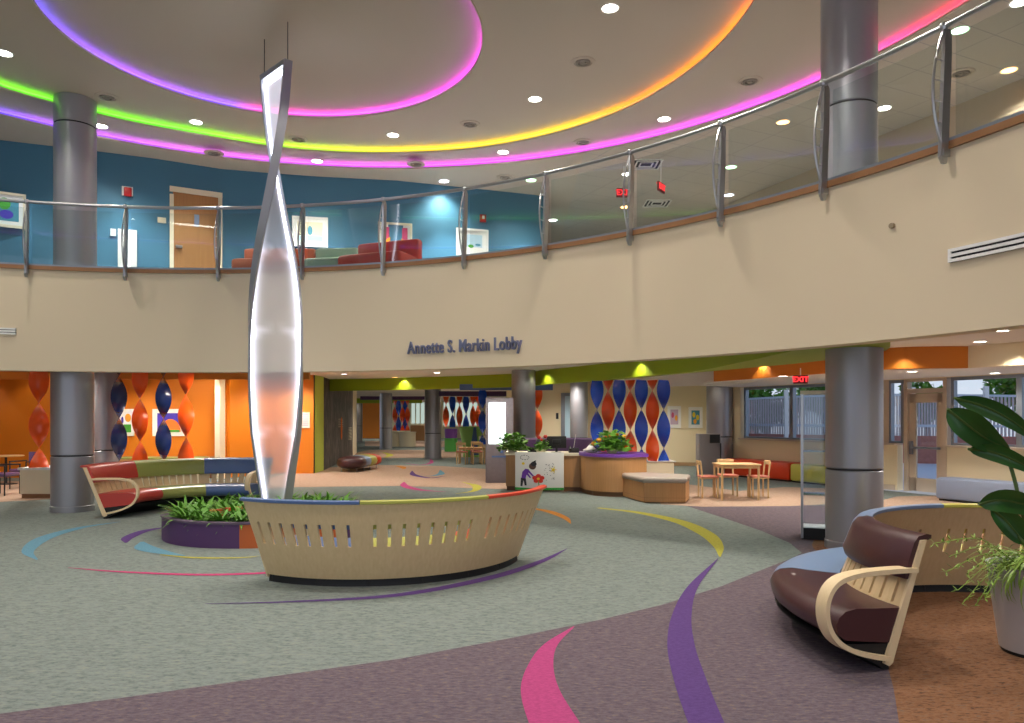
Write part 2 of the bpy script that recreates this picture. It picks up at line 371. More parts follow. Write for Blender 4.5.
for a in posts:
    t = Vector((-math.sin(a), math.cos(a), 0)); r = Vector((math.cos(a), math.sin(a), 0))
    b = MB(); rings = []
    for z, d0, d1 in ((H2 - .2, -.05, -.01), (H2 - .14, -.09, -.0), (H2 + .1, -.08, .02), (H2 + .6, -.05, .05), (H2 + 1.0, -.03, .06), (H2 + 1.05, -.02, .04)):
        c = bp_(a, RR, z)
        rings.append([c + r * d0 - t * .018, c + r * d1 - t * .018, c + r * d1 + t * .018, c + r * d0 + t * .018])
    b.loft(rings)
    b.box(bp_(a, RR - .02, H2 - .1), (.09, .05, .07), a)
    po = b.build('post', M['steel2'], rail)
    pts = [bp_(a, RR - .03 - .15 * math.sin(PI * k / 12) ** .9, H2 - .12 + 1.16 * k / 12) for k in range(13)]
    b = MB(); b.tube(pts, .013, 6)
    for k in (3, 5, 7, 9):
        b.tube([pts[k], bp_(a, RR, pts[k].z)], .006, 5)
    b.lathe(bp_(a, RR - .03, H2 + 1.035), [(.03, 0), (.04, .02), (.04, .05), (.03, .07)], 12)
    b.build('bowed_rod', M['steel2'], po)
for i in range(len(posts) - 1):
    a, c = posts[i], posts[i + 1]
    g_ = .005
    b = MB(); b.sweep([(0, H2 + .04), (.012, H2 + .04), (.012, H2 + .99), (0, H2 + .99)], BC, math.degrees(a) - .35, math.degrees(c) + .35, lambda u: RR + .045 + u, 6)
    b.build('glass_panel', M['glass'], rail)

# lettering on the fascia
cu = bpy.data.curves.new('lettering', 'FONT'); cu.body = 'Annette S. Markin Lobby'; cu.size = 1; cu.extrude = .1; cu.offset = .012; cu.space_character = 1.08
to = bpy.data.objects.new('tmp', cu); COL.objects.link(to); dg = bpy.context.evaluated_depsgraph_get(); dg.update()
me = bpy.data.meshes.new_from_object(to.evaluated_get(dg)); bpy.data.objects.remove(to)
xs = [v.co.x for v in me.vertices]; W_ = max(xs); aL = ray_angle(406.5); aR = ray_angle(520.5); arcL = (aL - aR) * BR
lorg = bp_((aL + aR) / 2, BR, 2.74)
for v in me.vertices:
    aa = aL - (aL - aR) * v.co.x / W_
    p = bp_(aa, BR - .02 - v.co.z * .2, 2.745 + v.co.y * .285); v.co = p - lorg
me.materials.append(M['letters']); lo_ = bpy.data.objects.new('lobby_lettering', me); COL.objects.link(lo_); lo_.location = lorg
tag(lo_, 'grey metal letters reading Annette S. Markin Lobby on the balcony front', 'lettering')

def slotvent(px0, px1, py, h, label, pyr=None):
    a0, a1 = ray_angle(px0), ray_angle(px1)
    z = at(px0, py, bp_(a0, BR, 0).y).z
    v = thing('linear_vent', label, 'vent', bp_((a0 + a1) / 2, BR, z - h / 2))
    d0, d1 = math.degrees(a0), math.degrees(a1)
    b = MB(); 
    for zz in (z - h / 2 + .014, z, z + h / 2 - .014): b.sweep([(-.03, zz - .014), (-.001, zz - .014), (-.001, zz + .014), (-.03, zz + .014)], BC, d0, d1, lambda u: BR + u, 10)
    b.box(bp_(a0, BR - .015, z), (.03, .03, h), a0)
    b.build('frame', M['white'], v)
    b = MB(); b.sweep([(-.012, z - h / 2), (-.001, z - h / 2), (-.001, z + h / 2), (-.012, z + h / 2)], BC, d0, d1, lambda u: BR + u, 10); b.build('slot_back', M['black'], v)
slotvent(947, 1045, 256, .125, 'white linear slot vent at the right end of the balcony front')
slotvent(-30, 15, 330, .11, 'white linear slot vent at the left edge of the balcony front')
c_ = bp_(ray_angle(889), BR, 0); c_.z = at(889, 226, c_.y).z
b = MB(); b.tube([c_, c_ - Vector((math.cos(ray_angle(889)), math.sin(ray_angle(889)), 0)) * .03], .028, 12)
tag(b.build('wall_sensor', mat('sensor_grey', rgb(150, 132, 104), .6)), 'tiny round sensor on the balcony front above the right columns', 'sensor')

# ------------------------------------------------------------------ upper ceiling
ZIN, ZMI, ZOU, ZEX = 7.57, 7.45, 7.33, 7.21
OUTP = [[-9.34, 13.68], [-7.39, 15.31], [-5.62, 16.08], [-4.01, 16.53], [-2.05, 16.73], [-0.26, 16.33], [1.8, 15.36], [3.23, 14.4], [4.38, 13.25], [5.1, 12.41], [5.57, 11.35], [6.05, 9.91]]
MIDP = [[-8.76, 12.83], [-7.68, 13.98], [-6.23, 14.97], [-4.47, 15.81], [-2.39, 15.99], [-0.67, 15.7], [0.95, 14.82], [1.99, 13.84], [2.79, 12.46], [3.21, 11.05], [3.28, 10.13]]
def ring(c, r, P):
    res = sorted((math.atan2(p[1] - c[1], p[0] - c[0]), math.hypot(p[0] - c[0], p[1] - c[1]) - r) for p in P)
    def f(a):
        a = math.atan2(math.sin(a), math.cos(a))
        if a <= res[0][0] or a >= res[-1][0]: 
            d = min(abs(a - res[0][0]), abs(a - res[-1][0])); e = res[0][1] if a <= res[0][0] else res[-1][1]
            return r + e * max(0, 1 - d)
        for (a0, e0), (a1, e1) in zip(res, res[1:]):
            if a0 <= a <= a1:
                t = (a - a0) / (a1 - a0); t = t * t * (3 - 2 * t); return r + e0 + (e1 - e0) * t
    N = 144
    vals = [f(2 * PI * k / N) for k in range(N)]
    for _ in range(3): vals = [(vals[k - 1] + 2 * vals[k] + vals[(k + 1) % N]) / 4 for k in range(N)]
    return c, [(c[0] + vals[k] * math.cos(2 * PI * k / N), c[1] + vals[k] * math.sin(2 * PI * k / N)) for k in range(N)]
def scl(R, k): return ((R[0][0] * k, R[0][1] * k), [(x * k, y * k) for x, y in R[1]])
IC = (-3.591, 11.249)
RG = {'inn': scl((IC, arcpts(IC, 3.163, 0, 360, 144)[:-1]), 1.0),
      'mid': scl(ring((-2.992, 9.675), 6.392, MIDP), 1.0), 'out': ((-2.653, 7.619), arcpts((-2.653, 7.619), 9.022, 0, 360, 144)[:-1])}
def between(inner_c, inner, outer, z, name, m):
    """flat sheet between an inner ring and an outer ring/rectangle, joined by angle from inner centre"""
    b = MB(); n = len(inner); vs = []; 
    for k in range(n):
        p = inner[k]; dx, dy = p[0] - inner_c[0], p[1] - inner_c[1]; L = math.hypot(dx, dy); dx /= L; dy /= L
        q = None
        if outer[0] == 'rect':
            x0, x1, y0, y1 = outer[1]; ts = []
            if dx > 1e-9: ts.append((x1 - inner_c[0]) / dx)
            if dx < -1e-9: ts.append((x0 - inner_c[0]) / dx)
            if dy > 1e-9: ts.append((y1 - inner_c[1]) / dy)
            if dy < -1e-9: ts.append((y0 - inner_c[1]) / dy)
            t = min(ts); q = (inner_c[0] + dx * t, inner_c[1] + dy * t)
        else:
            O = outer[1]; best = None
            for i in range(len(O)):
                a_, b_ = O[i], O[(i + 1) % len(O)]
                ex, ey = b_[0] - a_[0], b_[1] - a_[1]; den = dx * ey - dy * ex
                if abs(den) < 1e-9: continue
                t = ((a_[0] - inner_c[0]) * ey - (a_[1] - inner_c[1]) * ex) / den; u = ((a_[0] - inner_c[0]) * dy - (a_[1] - inner_c[1]) * dx) / den
                if t > 0 and -1e-6 <= u <= 1 + 1e-6: best = t if best is None else max(best, t)
            q = (inner_c[0] + dx * best, inner_c[1] + dy * best)
        vs += [(p[0], p[1], z), (q[0], q[1], z), (q[0], q[1], z + .012), (p[0], p[1], z + .012)]
    if outer[0] == 'rect':   # corner fill
        pass
    rings = [[Vector(vs[4 * k + j]) for j in range(4)] for k in range(n)]
    b.loft(rings, loop=True, caps=False)
    o = b.build(name, m, smooth=False); struct(o); return o
RECT = (-17, 13.8, -3, 27.5)
# ceiling with tile grid lines in the outer zone
mt, nt, bs = newmat('ceiling_tiles'); tc = nt.nodes.new('ShaderNodeTexCoord'); mp = nt.nodes.new('ShaderNodeMapping')
geo = nt.nodes.new('ShaderNodeNewGeometry'); nt.links.new(geo.outputs['Position'], mp.inputs['Vector']); mp.inputs['Rotation'].default_value = (0, 0, -.45)
bk = nt.nodes.new('ShaderNodeTexBrick'); bk.offset = 0; bk.inputs['Scale'].default_value = 1; bk.inputs['Brick Width'].default_value = 1.22; bk.inputs['Row Height'].default_value = .61; bk.inputs['Mortar Size'].default_value = .008
bk.inputs['Color1'].default_value = bk.inputs['Color2'].default_value = rgb(188, 178, 164); bk.inputs['Mortar'].default_value = rgb(158, 154, 148)
nt.links.new(mp.outputs['Vector'], bk.inputs['Vector'])
sx = nt.nodes.new('ShaderNodeSeparateXYZ'); nt.links.new(geo.outputs['Position'], sx.inputs[0])
gt = nt.nodes.new('ShaderNodeMath'); gt.operation = 'GREATER_THAN'; nt.links.new(sx.outputs['X'], gt.inputs[0]); gt.inputs[1].default_value = 1.5
mx = nt.nodes.new('ShaderNodeMix'); mx.data_type = 'RGBA'; nt.links.new(gt.outputs[0], mx.inputs['Factor']); mx.inputs['A'].default_value = rgb(192, 178, 160); nt.links.new(bk.outputs['Color'], mx.inputs['B'])
nt.links.new(mx.outputs['Result'], bs.inputs['Base Color']); bs.inputs['Roughness'].default_value = .85
M['tiles'] = mt
between(RG['out'][0], RG['out'][1], ('poly', [(-17, -3), (13.9, -3), (13.75, 0), (10.75, 6.5), (8.55, 12.3), (7.4, 14.95), (6.95, 16.8), (5.45, 20.5), (3.6, 25.6), (3.5, 27.5), (-17, 27.5)]), ZEX, 'ceiling_outer', M['tiles'])
between(RG['mid'][0], RG['mid'][1], ('poly', [(x * 1.0, y * 1.0) for x, y in arcpts(RG['out'][0], 9.2, 0, 360, 144)[:-1]]), ZOU, 'ceiling_middle', M['ceil'])
between(RG['inn'][0], RG['inn'][1], ('poly', [(RG['mid'][0][0] + (x - RG['mid'][0][0]) * 1.025, RG['mid'][0][1] + (y - RG['mid'][0][1]) * 1.025) for x, y in RG['mid'][1]]), ZMI, 'ceiling_inner', M['ceil'])
b = MB(); b.prism(arcpts(RG['inn'][0], 3.36, 0, 360, 144)[:-1], ZIN, ZIN + .05); struct(b.build('ceiling_disc', M['ceil'], smooth=False))

# coves: coloured led risers + lip
def colmat(name, st):
    m, nt, b = newmat(name); at_ = nt.nodes.new('ShaderNodeAttribute'); at_.attribute_name = 'led'
    b.inputs['Base Color'].default_value = (.03, .03, .03, 1)
    nt.links.new(at_.outputs['Color'], b.inputs['Emission Color']); b.inputs['Emission Strength'].default_value = st; return m
M['cove'] = colmat('cove_led', .95); M['cove_tape'] = colmat('cove_tape', 14)
def lerpstops(stops, x):
    if x <= stops[0][0]: return stops[0][1]
    for (x0, c0), (x1, c1) in zip(stops, stops[1:]):
        if x <= x1:
            t = (x - x0) / (x1 - x0); return tuple(c0[i] + (c1[i] - c0[i]) * t for i in range(3))
    return stops[-1][1]
BLU = (.12, .10, 1); VIO = (.32, .1, 1); MAG = (.85, .08, 1); PNK = (1, .08, .55); RED = (1, .06, .12); GRN = (.16, .9, .02); YG = (.5, .9, .03); YEL = (1, .72, .02); ORG = (1, .3, .02)
def cove(key, zlow, zhigh, stops, label):
    c, P = RG[key]; n = len(P)
    c2 = Vector((c[0], c[1]))
    def inset(p, d): v = Vector(p) - c2; L = v.length; return c2 + v * ((L + d) / L)
    cv = thing('cove_light', label, 'cove light', (c[0], c[1], zlow), 'coloured ring coves in the upper ceiling')
    b = MB(); rings = []
    for p in P:
        q = inset(p, .09); q0 = inset(p, .11)
        rings.append([Vector((q.x, q.y, zlow + .014)), Vector((q0.x, q0.y, zlow + .014)), Vector((q0.x, q0.y, zlow + .085)), Vector((q.x, q.y, zlow + .085))])
    b.loft(rings, loop=True, caps=False)
    o = b.build('led_band', M['cove'], cv, smooth=False)
    b = MB(); rings = []
    for p in P:
        q = inset(p, .092); q0 = inset(p, .11)
        rings.append([Vector((q.x, q.y, zlow + .086)), Vector((q0.x, q0.y, zlow + .086)), Vector((q0.x, q0.y, zhigh + .01)), Vector((q.x, q.y, zhigh + .01))])
    b.loft(rings, loop=True, caps=False); b.build('riser', M['ceil_low'], cv, smooth=False)
    b = MB(); rings = []
    for p in P:
        q = inset(p, .03); q0 = inset(p, .06)
        rings.append([Vector((q.x, q.y, zlow + .014)), Vector((q0.x, q0.y, zlow + .014)), Vector((q0.x, q0.y, zlow + .022)), Vector((q.x, q.y, zlow + .022))])
    b.loft(rings, loop=True, caps=False)
    o2 = b.build('led_tape', M['cove_tape'], cv, smooth=False)
    for oo in (o, o2):
     at_ = oo.data.attributes.new('led', 'FLOAT_COLOR', 'POINT'); wl = wloc(cv)
     for i, v in enumerate(oo.data.vertices):
        wp = v.co + wl; px = CX + F * wp.x / max(wp.y, .5) if wp.y > c[1] - 1 else (2000 if wp.x > c[0] else -1000)
        # stops are given by compass angle about the ring centre
        a = math.degrees(math.atan2(wp.y - c[1], wp.x - c[0])) % 360
        col = lerpstops(stops, a); at_.data[i].color = (col[0], col[1], col[2], 1)
    b = MB(); rings = []
    for p in P:
        q = inset(p, -.02); q0 = inset(p, .004)
        rings.append([Vector((q.x, q.y, zlow - .012)), Vector((q0.x, q0.y, zlow - .012)), Vector((q0.x, q0.y, zlow + .02)), Vector((q.x, q.y, zlow + .02))])
    b.loft(rings, loop=True, caps=False); b.build('lip', M['ceil'], cv)
cove('inn', ZMI, ZIN, [(0, MAG), (60, MAG), (95, (.9, .1, .8)), (112, (1, .1, .6)), (120, (.25, .12, 1)), (150, VIO), (190, BLU), (300, BLU), (360, MAG)], 'innermost ring cove glowing blue to magenta above the sculpture')
cove('mid', ZOU, ZMI, [(0, RED), (10, ORG), (35, ORG), (55, YEL), (80, YEL), (100, YG), (125, GRN), (200, GRN), (280, BLU), (360, RED)], 'middle ring cove glowing green through yellow to orange')
cove('out', ZEX, ZOU, [(0, PNK), (18, RED), (26, PNK), (38, MAG), (70, MAG), (95, (.75, .1, 1)), (118, (.6, .12, 1)), (132, VIO), (140, BLU), (200, BLU), (300, PNK), (360, PNK)], 'outermost ring cove glowing violet to pink along the balcony')
def inpoly(x, y, P):
    c = False; n = len(P)
    for i in range(n):
        x0, y0 = P[i]; x1, y1 = P[i - 1]
        if (y0 > y) != (y1 > y) and x < (x1 - x0) * (y - y0) / (y1 - y0) + x0: c = not c
    return c
def cpt(px, py):
    for key, z in (('inn', ZIN), ('mid', ZMI), ('out', ZOU), (None, ZEX)):
        d = F * (z - EYE) / (CY - py); x = (px - CX) / F * d
        if key is None or inpoly(x, d, RG[key][1]): return Vector((x, d, z))
def lamp(loc, power, size=.16, col=(1, .93, .84), spot=None, name='downlight_glow', parent=None, blend=.6, tilt=None):
    l = bpy.data.lights.new(name, 'SPOT' if spot else 'AREA')
    l.energy = power; l.color = col
    if spot: l.spot_size = math.radians(spot); l.spot_blend = blend; l.shadow_soft_size = size
    else: l.shape = 'DISK'; l.size = size * 2
    o = bpy.data.objects.new(name, l); COL.objects.link(o)
    o.location = loc
    if tilt: o.rotation_euler = tilt
    return o
def fixture(p, r, m, label, cat='ceiling light', group='recessed downlights in the upper ceiling', name='downlight'):
    t = thing(name, label, cat, p - Vector((0, 0, .012)), group)
    b = MB(); b.lathe(p, [(r * 1.0, -.006), (r * 1.18, -.012), (r * 1.22, .0), (r * .98, .0)], 24); b.build('trim_ring', M['white'], t)
    b = MB(); b.lathe(p, [(.001, -.006), (r, -.006), (r, -.001)], 24); b.build('lens', m, t)
    return t
UP = [(4, 53, 'w'), (101, 126, 'w'), (196, 122, 'w'), (317, 161, 'w'), (393, 135, 'w'), (535, 99, 'w'), (610, 8, 'w'), (664, 119, 'w'), (503, 152, 'w'), (444, 181, 'b'), (531, 180, 'g'),
      (783, 122, 'o'), (731, 167, 'g'), (884, 108, 'w'), (1009, 70, 'o'), (960, 30, 'g'), (627, 174, 'w'), (625, 207, 'o'), (729, 195, 'b'), (553, 220, 'w'), (586, 239, 'o'), (1020, 2, 'w')]
desc = {'w': 'white', 'o': 'amber tinted', 'g': 'green tinted', 'b': 'cool bluish'}
places = ['at the far left edge', 'beside the left column top', 'left of the sculpture', 'right of the sculpture above the blue wall', 'between the two rings near the centre', 'inside the yellow ring', 'at the top centre of the ceiling', 'between the orange and pink rings',
          'between the yellow and magenta rings', 'over the painting on the blue wall', 'just above the handrail near the wall corner', 'left of the right column behind glass', 'behind the glass between two right posts', 'just right of the right column',
          'at the right edge of the frame behind glass', 'touching the last railing post top', 'under the square ceiling vent', 'under the exit signs', 'low behind the second right post', 'low behind the centre glass beside the wall corner', 'lowest behind the centre glass', 'in the top right corner']
for (x, y, k), pl in zip(UP, places):
    p = cpt(x, y); fixture(p, .11, M['lamp_' + k], desc[k] + ' round downlight ' + pl, group=None)
    lamp(p - Vector((0, 0, .03)), 260, .1, spot=125, blend=.8)
M['diff'] = mat('diffuser_grey', rgb(150, 140, 128), .7)
def grille(x, y, pl, r=.2):
    p = cpt(x, y); t = thing('round_diffuser', 'round grey air diffuser ' + pl, 'air diffuser', p - Vector((0, 0, .03)), 'round air diffusers in the upper ceiling')
    b = MB(); b.lathe(p, [(r, .0), (r * .98, -.012), (r * .72, -.02), (r * .7, -.001)], 28); b.build('flange', M['ceil'], t)
    b = MB(); b.lathe(p, [(r * .6, -.001), (r * .58, -.03), (r * .42, -.03), (r * .4, -.001)], 24); b.lathe(p, [(.001, -.028), (r * .22, -.03), (r * .24, -.005)], 20); b.build('cone', M['diff'], t)
for x, y, pl in ((583, 62, 'near the top centre'), (470, 124, 'just above the yellow ring'), (583, 142, 'between orange and magenta rings'), (416, 164, 'between yellow and magenta rings'), (505, 177, 'outside the magenta ring'),
                 (107, 97, 'right of the left column top'), (298, 139, 'right of the sculpture neck'), (214, 153, 'on the violet ring left of the sculpture'), (750, 81, 'near the pink ring and right column'), (961, 73, 'behind the last glass panel')):
    grille(x, y, pl)
for x, y, pl in ((646, 164, 'above the centre railing post'), (657, 203, 'beside the exit signs')):
    p = cpt(x, y); t = thing('square_vent', 'square dark louvred ceiling vent ' + pl, 'vent', p - Vector((0, 0, .03)), None)
    b = MB()
    for s_ in (.62, .44, .26):
        for dx, dy, lx, ly in ((0, s_ / 2, s_, .03), (0, -s_ / 2, s_, .03), (s_ / 2, 0, .03, s_), (-s_ / 2, 0, .03, s_)):
            b.box(p + Vector((dx, dy, -.012)), (lx, ly, .02))
    b.build('louvres', M['ceil_low'], t)
    b = MB(); b.box(p + Vector((0, 0, -.004)), (.6, .6, .006)); b.build('throat', M['black'], t)

# ------------------------------------------------------------------ upper walls
BW = [(-16, 9.6), (-12, 13.2), (-10.19, 14.92), (-8.66, 15.53), (-7.7, 15.95), (-6.46, 16.66), (-5.48, 16.94), (-4.4, 17.2), (-2.7, 17.48), (-.87, 18.1), (.82, 18.7)]
b = MB(); b.wall(BW, H2 - .02, ZEX, .15); struct(b.build('wall_blue', M['blue'], ang=20))
b = MB(); b.wall([(.82, 18.86), (.95, 27.4)], H2 - .02, ZEX, .1); struct(b.build('wall_return', M['blue']))
b = MB(); b.wall([(3.6, 27.3), (.9, 27.3)], H2 - .02, ZEX, -.1); struct(b.build('wall_far_upper', M['beige']))
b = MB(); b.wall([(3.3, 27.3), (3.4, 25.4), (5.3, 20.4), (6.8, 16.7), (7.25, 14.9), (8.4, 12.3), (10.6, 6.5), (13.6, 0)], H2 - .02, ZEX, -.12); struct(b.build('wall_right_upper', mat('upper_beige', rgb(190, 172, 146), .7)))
def wallray(px, BWp=BW):
    dx = (px - CX) / F
    for (x0, y0), (x1, y1) in zip(BWp, BWp[1:]):
        ex, ey = x1 - x0, y1 - y0; den = ex - dx * ey
        if abs(den) < 1e-9: continue
        s_ = (dx * y0 - x0) / den
        if -1e-6 <= s_ <= 1 + 1e-6:
            Y = y0 + s_ * ey
            if Y > 0: return Vector((dx * Y, Y, 0)), math.atan2(ey, ex)
def onwall(x0, x1, y0, y1, W=BW):
    """rect on wall from pixel extents: returns centre, width, height, angle, outward normal"""
    a, ang = wallray(x0, W); c, _ = wallray(x1, W); ang = math.atan2(c.y - a.y, c.x - a.x)
    mid = (a + c) / 2; w_ = (c - a).length
    zt = EYE + (CY - y0) / F * mid.y; zb = EYE + (CY - y1) / F * mid.y
    n = Vector((math.sin(ang), -math.cos(ang), 0))
    return Vector((mid.x, mid.y, (zt + zb) / 2)), w_, zt - zb, ang, n
def picture(x0, x1, y0, y1, label, W=BW, art=(), framec='white', fw=.05, name='framed_picture', matc=None):
    c, w_, h_, ang, n = onwall(x0, x1, y0, y1, W)
    t = thing(name, label, 'picture', c + n * .005 - Vector((0, 0, h_ / 2)))
    R = Matrix.Rotation(ang, 3, 'Z'); u = R @ Vector((1, 0, 0))
    b = MB()
    for du, dz, lx, lz in ((0, h_ / 2 - fw / 2, w_, fw), (0, -h_ / 2 + fw / 2, w_, fw), (w_ / 2 - fw / 2, 0, fw, h_ - 2 * fw), (-w_ / 2 + fw / 2, 0, fw, h_ - 2 * fw)):
        b.box(c + u * du + Vector((0, 0, dz)) + n * .02, (lx, .04, lz), ang)
    b.build('frame', M[framec], t)
    b = MB(); base = c + n * .012
    b.box(base, (w_ - fw, .012, h_ - fw), ang, m=M['white'])
    for k, (kind, u0, v0, su, sv, m) in enumerate(art):
        p = base + u * (u0 * (w_ - 2 * fw)) + Vector((0, 0, v0 * (h_ - 2 * fw))) + n * (.007 + .0015 * k)
        if kind == 'r': b.box(p, (su * (w_ - 2 * fw), .002, sv * (h_ - 2 * fw)), ang, m=M[m])
        else:
            nn = 20; a1 = PI if kind == 'h' else 2 * PI
            pts = [p + u * (su * (w_ - 2 * fw) / 2 * math.cos(a1 * i / nn)) + Vector((0, 0, sv * (h_ - 2 * fw) / 2 * math.sin(a1 * i / nn))) for i in range(nn + 1 if kind == 'h' else nn)]
            b.add(pts + [q + n * .001 for q in pts], [tuple(range(len(pts), 2 * len(pts)))], M[m])
    b.build('artwork', None, t, smooth=False); return t
def pm(n, r, g, b_): M[n] = mat('paint_' + n, rgb(r, g, b_), .6)
for a in (('a_pink', 196, 70, 110), ('a_sun', 240, 160, 30), ('a_sky', 176, 206, 222), ('a_green', 70, 160, 50), ('a_violet', 70, 50, 170), ('a_teal', 70, 140, 160), ('a_or', 240, 120, 40), ('a_cream', 226, 214, 180), ('a_skin', 92, 62, 50), ('a_red', 214, 50, 36), ('a_yel', 236, 206, 40), ('a_blk', 40, 40, 44), ('a_lil', 196, 170, 190), ('a_grass', 50, 160, 60), ('a_shirt', 104, 50, 160)): pm(*a)
picture(-22, 26, 192, 227, 'framed dark green and blue painting at the left edge of the blue wall', art=(('r', 0, 0, .8, .74, 'a_teal'), ('c', .05, .2, .3, .4, 'a_green'), ('c', .1, -.15, .34, .3, 'a_violet')), framec='cream')
picture(292, 328, 217, 247, 'framed pale landscape on the blue wall right of the sculpture', art=(('r', 0, 0, .8, .76, 'a_cream'), ('r', 0, -.25, .8, .2, 'a_sky'), ('c', 0, .05, .16, .35, 'a_teal')))
picture(378, 412, 223, 252, 'framed pink painting of an orange sun above the red sofa', art=(('r', 0, 0, .84, .8, 'a_pink'), ('h', 0, -.3, .7, .7, 'a_sun')), framec='cream')
picture(456, 488, 229, 258, 'white framed picture with small green marks near the wall corner', art=(('r', 0, .1, .7, .5, 'a_sky'), ('c', -.05, -.12, .2, .14, 'a_green'), ('c', .2, -.05, .2, .1, 'a_teal')))
# upper door
def wallbox(x0, x1, y0, y1, th, name, m, label=None, cat=None, parent=None, W=BW, off=0, bev=0.0):
    c, w_, h_, ang, n = onwall(x0, x1, y0, y1, W)
    b = MB(); b.box(c + n * (th / 2 + .002 + off), (w_, th, h_), ang, bev=bev); o = b.build(name, M[m] if isinstance(m, str) else m, parent)
    if label: tag(o, label, cat)
    return o
dr = thing('door_1', 'x', 'door', onwall(170, 222, 190, 268)[0] * 1); del dr['label']; del dr['category']; dr['kind'] = 'structure'; dr.location.z = H2
wallbox(173, 218.5, 194, 273, .03, 'door_leaf', 'door', parent=dr)
for (a_, c_, y0, y1) in ((169.5, 173.5, 194.5, 273), (218, 222, 195.5, 273), (169.5, 222, 190, 195.2)): wallbox(a_, c_, y0, y1, .06, 'door_frame', 'cream', parent=dr)
wallbox(175.5, 182, 246, 248.5, .08, 'door_handle', 'steel2', parent=dr, off=.02)
wallbox(194, 199, 215, 227, .01, 'door_sign', 'v_grey', parent=dr, off=.03)
wallbox(118, 137, 230, 268, .05, 'wall_panel_box', 'white', 'tall white wall panel beside the left column on the upper floor', 'wall panel')
wallbox(110.5, 116, 229, 236, .03, 'light_switch', 'white', 'small white switch left of the tall white wall panel', 'switch')
wallbox(157.5, 166, 217.5, 223, .01, 'door_plate', 'cream', 'small beige sign plate left of the upper wooden door', 'sign')
t = thing('fire_alarm', 'red and white fire alarm strobe on the blue wall left of the door', 'fire alarm', onwall(122, 133, 187, 197)[0])
wallbox(122, 133, 187, 196, .04, 'housing', 'white', parent=t); wallbox(124, 132, 188, 197, .07, 'horn', 'red', parent=t, bev=.02)
t = thing('fire_alarm', 'red fire alarm strobe near the blue wall corner', 'fire alarm', onwall(479, 485.5, 215, 222)[0])
wallbox(479.5, 485.5, 215, 222.5, .06, 'housing', 'red', parent=t, bev=.01); wallbox(481.5, 483.5, 216.5, 219.5, .09, 'strobe', 'white', parent=t)
# upper spot wash lamps on the blue wall
for px, st in ((128, 60), (190, 30), (310, 60), (395, 50), (445, 120), (20, 30), (520, 40)):
    a_, ang = wallray(px); n = Vector((math.sin(ang), -math.cos(ang), 0)); q = a_ + n * .75
    lamp(Vector((q.x, q.y, ZEX - .05)), st * 5, .06, (.85, .95, 1), spot=75, blend=.7, name='wall_wash')
# sofas upstairs
def sofa(x0, x1, yb0, yb1, m, label, depth=.9, hb=.92, d0=15.4, d1=15.4):
    A_ = Vector(((x0 - CX) / F * d0, d0)); B_ = Vector(((x1 - CX) / F * d1, d1)); ang = math.atan2(B_.y - A_.y, B_.x - A_.x); L = (B_ - A_).length
    mid = (A_ + B_) / 2; n = Vector((math.sin(ang), -math.cos(ang)))
    t = thing('sofa', label, 'sofa', (mid.x, mid.y, H2))
    b = MB(); c = mid + n * .1; b.box((c.x, c.y, H2 + hb / 2 + .04), (L, .2, hb - .08), ang, bev=.05); b.build('backrest', M[m], t)
    b = MB(); c = mid + n * .55; b.box((c.x, c.y, H2 + .36), (L, .72, .42), ang, bev=.06); b.build('seat', M[m], t)
    b = MB(); c = mid + n * .5; b.box((c.x, c.y, H2 + .075), (L * .96, .7, .15), ang); b.build('plinth', M['black'], t)
sofa(247, 317.5, 0, 0, 'v_rust', 'rust orange lounge sofa behind the glass right of the sculpture', d0=15.6, d1=15.6)
sofa(318.5, 361.5, 0, 0, 'v_sage', 'sage green lounge sofa between the rust and red sofas', d0=15.6, d1=15.5)
sofa(362.5, 423, 0, 0, 'v_brick', 'red lounge sofa below the sun painting on the upper floor', d0=15.3, d1=14.8, hb=.94)
p = Vector(((532 - CX) / F * 17, 17, H2))
b = MB(); b.box(p + Vector((0, 0, .45)), (.3, .4, .88), 0, bev=.03); 
tag(b.build('waste_bin', M['dark']), 'small dark bin top showing behind the glass at the blue wall corner', 'bin')

# exit signs
def exitsign(p, ang, label, W_=.34, Hh=.2, hang=0.0, face='white', emis=True):
    t = thing('exit_sign', label, 'exit sign', p - Vector((0, 0, Hh / 2)))
    b = MB(); b.box(p, (W_, .05, Hh), ang, bev=.01); b.build('housing', M['exit_face'], t)
    if hang > 0:
        b = MB(); b.tube([p + Vector((0, 0, Hh / 2)), p + Vector((0, 0, Hh / 2 + hang))], .01, 6); b.build('stem', M['white'], t)
    for side in (0, 1):
        cu = bpy.data.curves.new('e', 'FONT'); cu.body = 'EXIT'; cu.size = Hh * .85; cu.extrude = .004; cu.offset = .004; cu.align_x = 'CENTER'; cu.align_y = 'CENTER'
        to = bpy.data.objects.new('tmp', cu); COL.objects.link(to); dg = bpy.context.evaluated_depsgraph_get(); dg.update()
        me = bpy.data.meshes.new_from_object(to.evaluated_get(dg)); bpy.data.objects.remove(to)
        R = Matrix.Rotation(ang + side * PI, 4, 'Z') @ Matrix.Translation((0, -.03, 0)) @ Matrix.Rotation(PI / 2, 4, 'X')
        me.transform(Matrix.Translation((0, 0, Hh / 2)) @ R); me.materials.append(M['exit']); o = bpy.data.objects.new('exit_lettering', me); COL.objects.link(o); o.parent = t
M['exit_face'] = mat('exit_face', rgb(120, 28, 34), .4)
exitsign(at(624, 193, 16.5), .1, 'red exit sign hanging behind the centre railing post', hang=ZEX - at(624, 193, 16.5).z - .1)
exitsign(at(661, 187.5, 16.0), 1.0, 'angled red copy of the exit sign for its glass reflection, right of the centre railing post', hang=ZEX - at(661, 187.5, 16.0).z - .1)  # solid second sign put in for the mirrored EXIT reflection in the glass
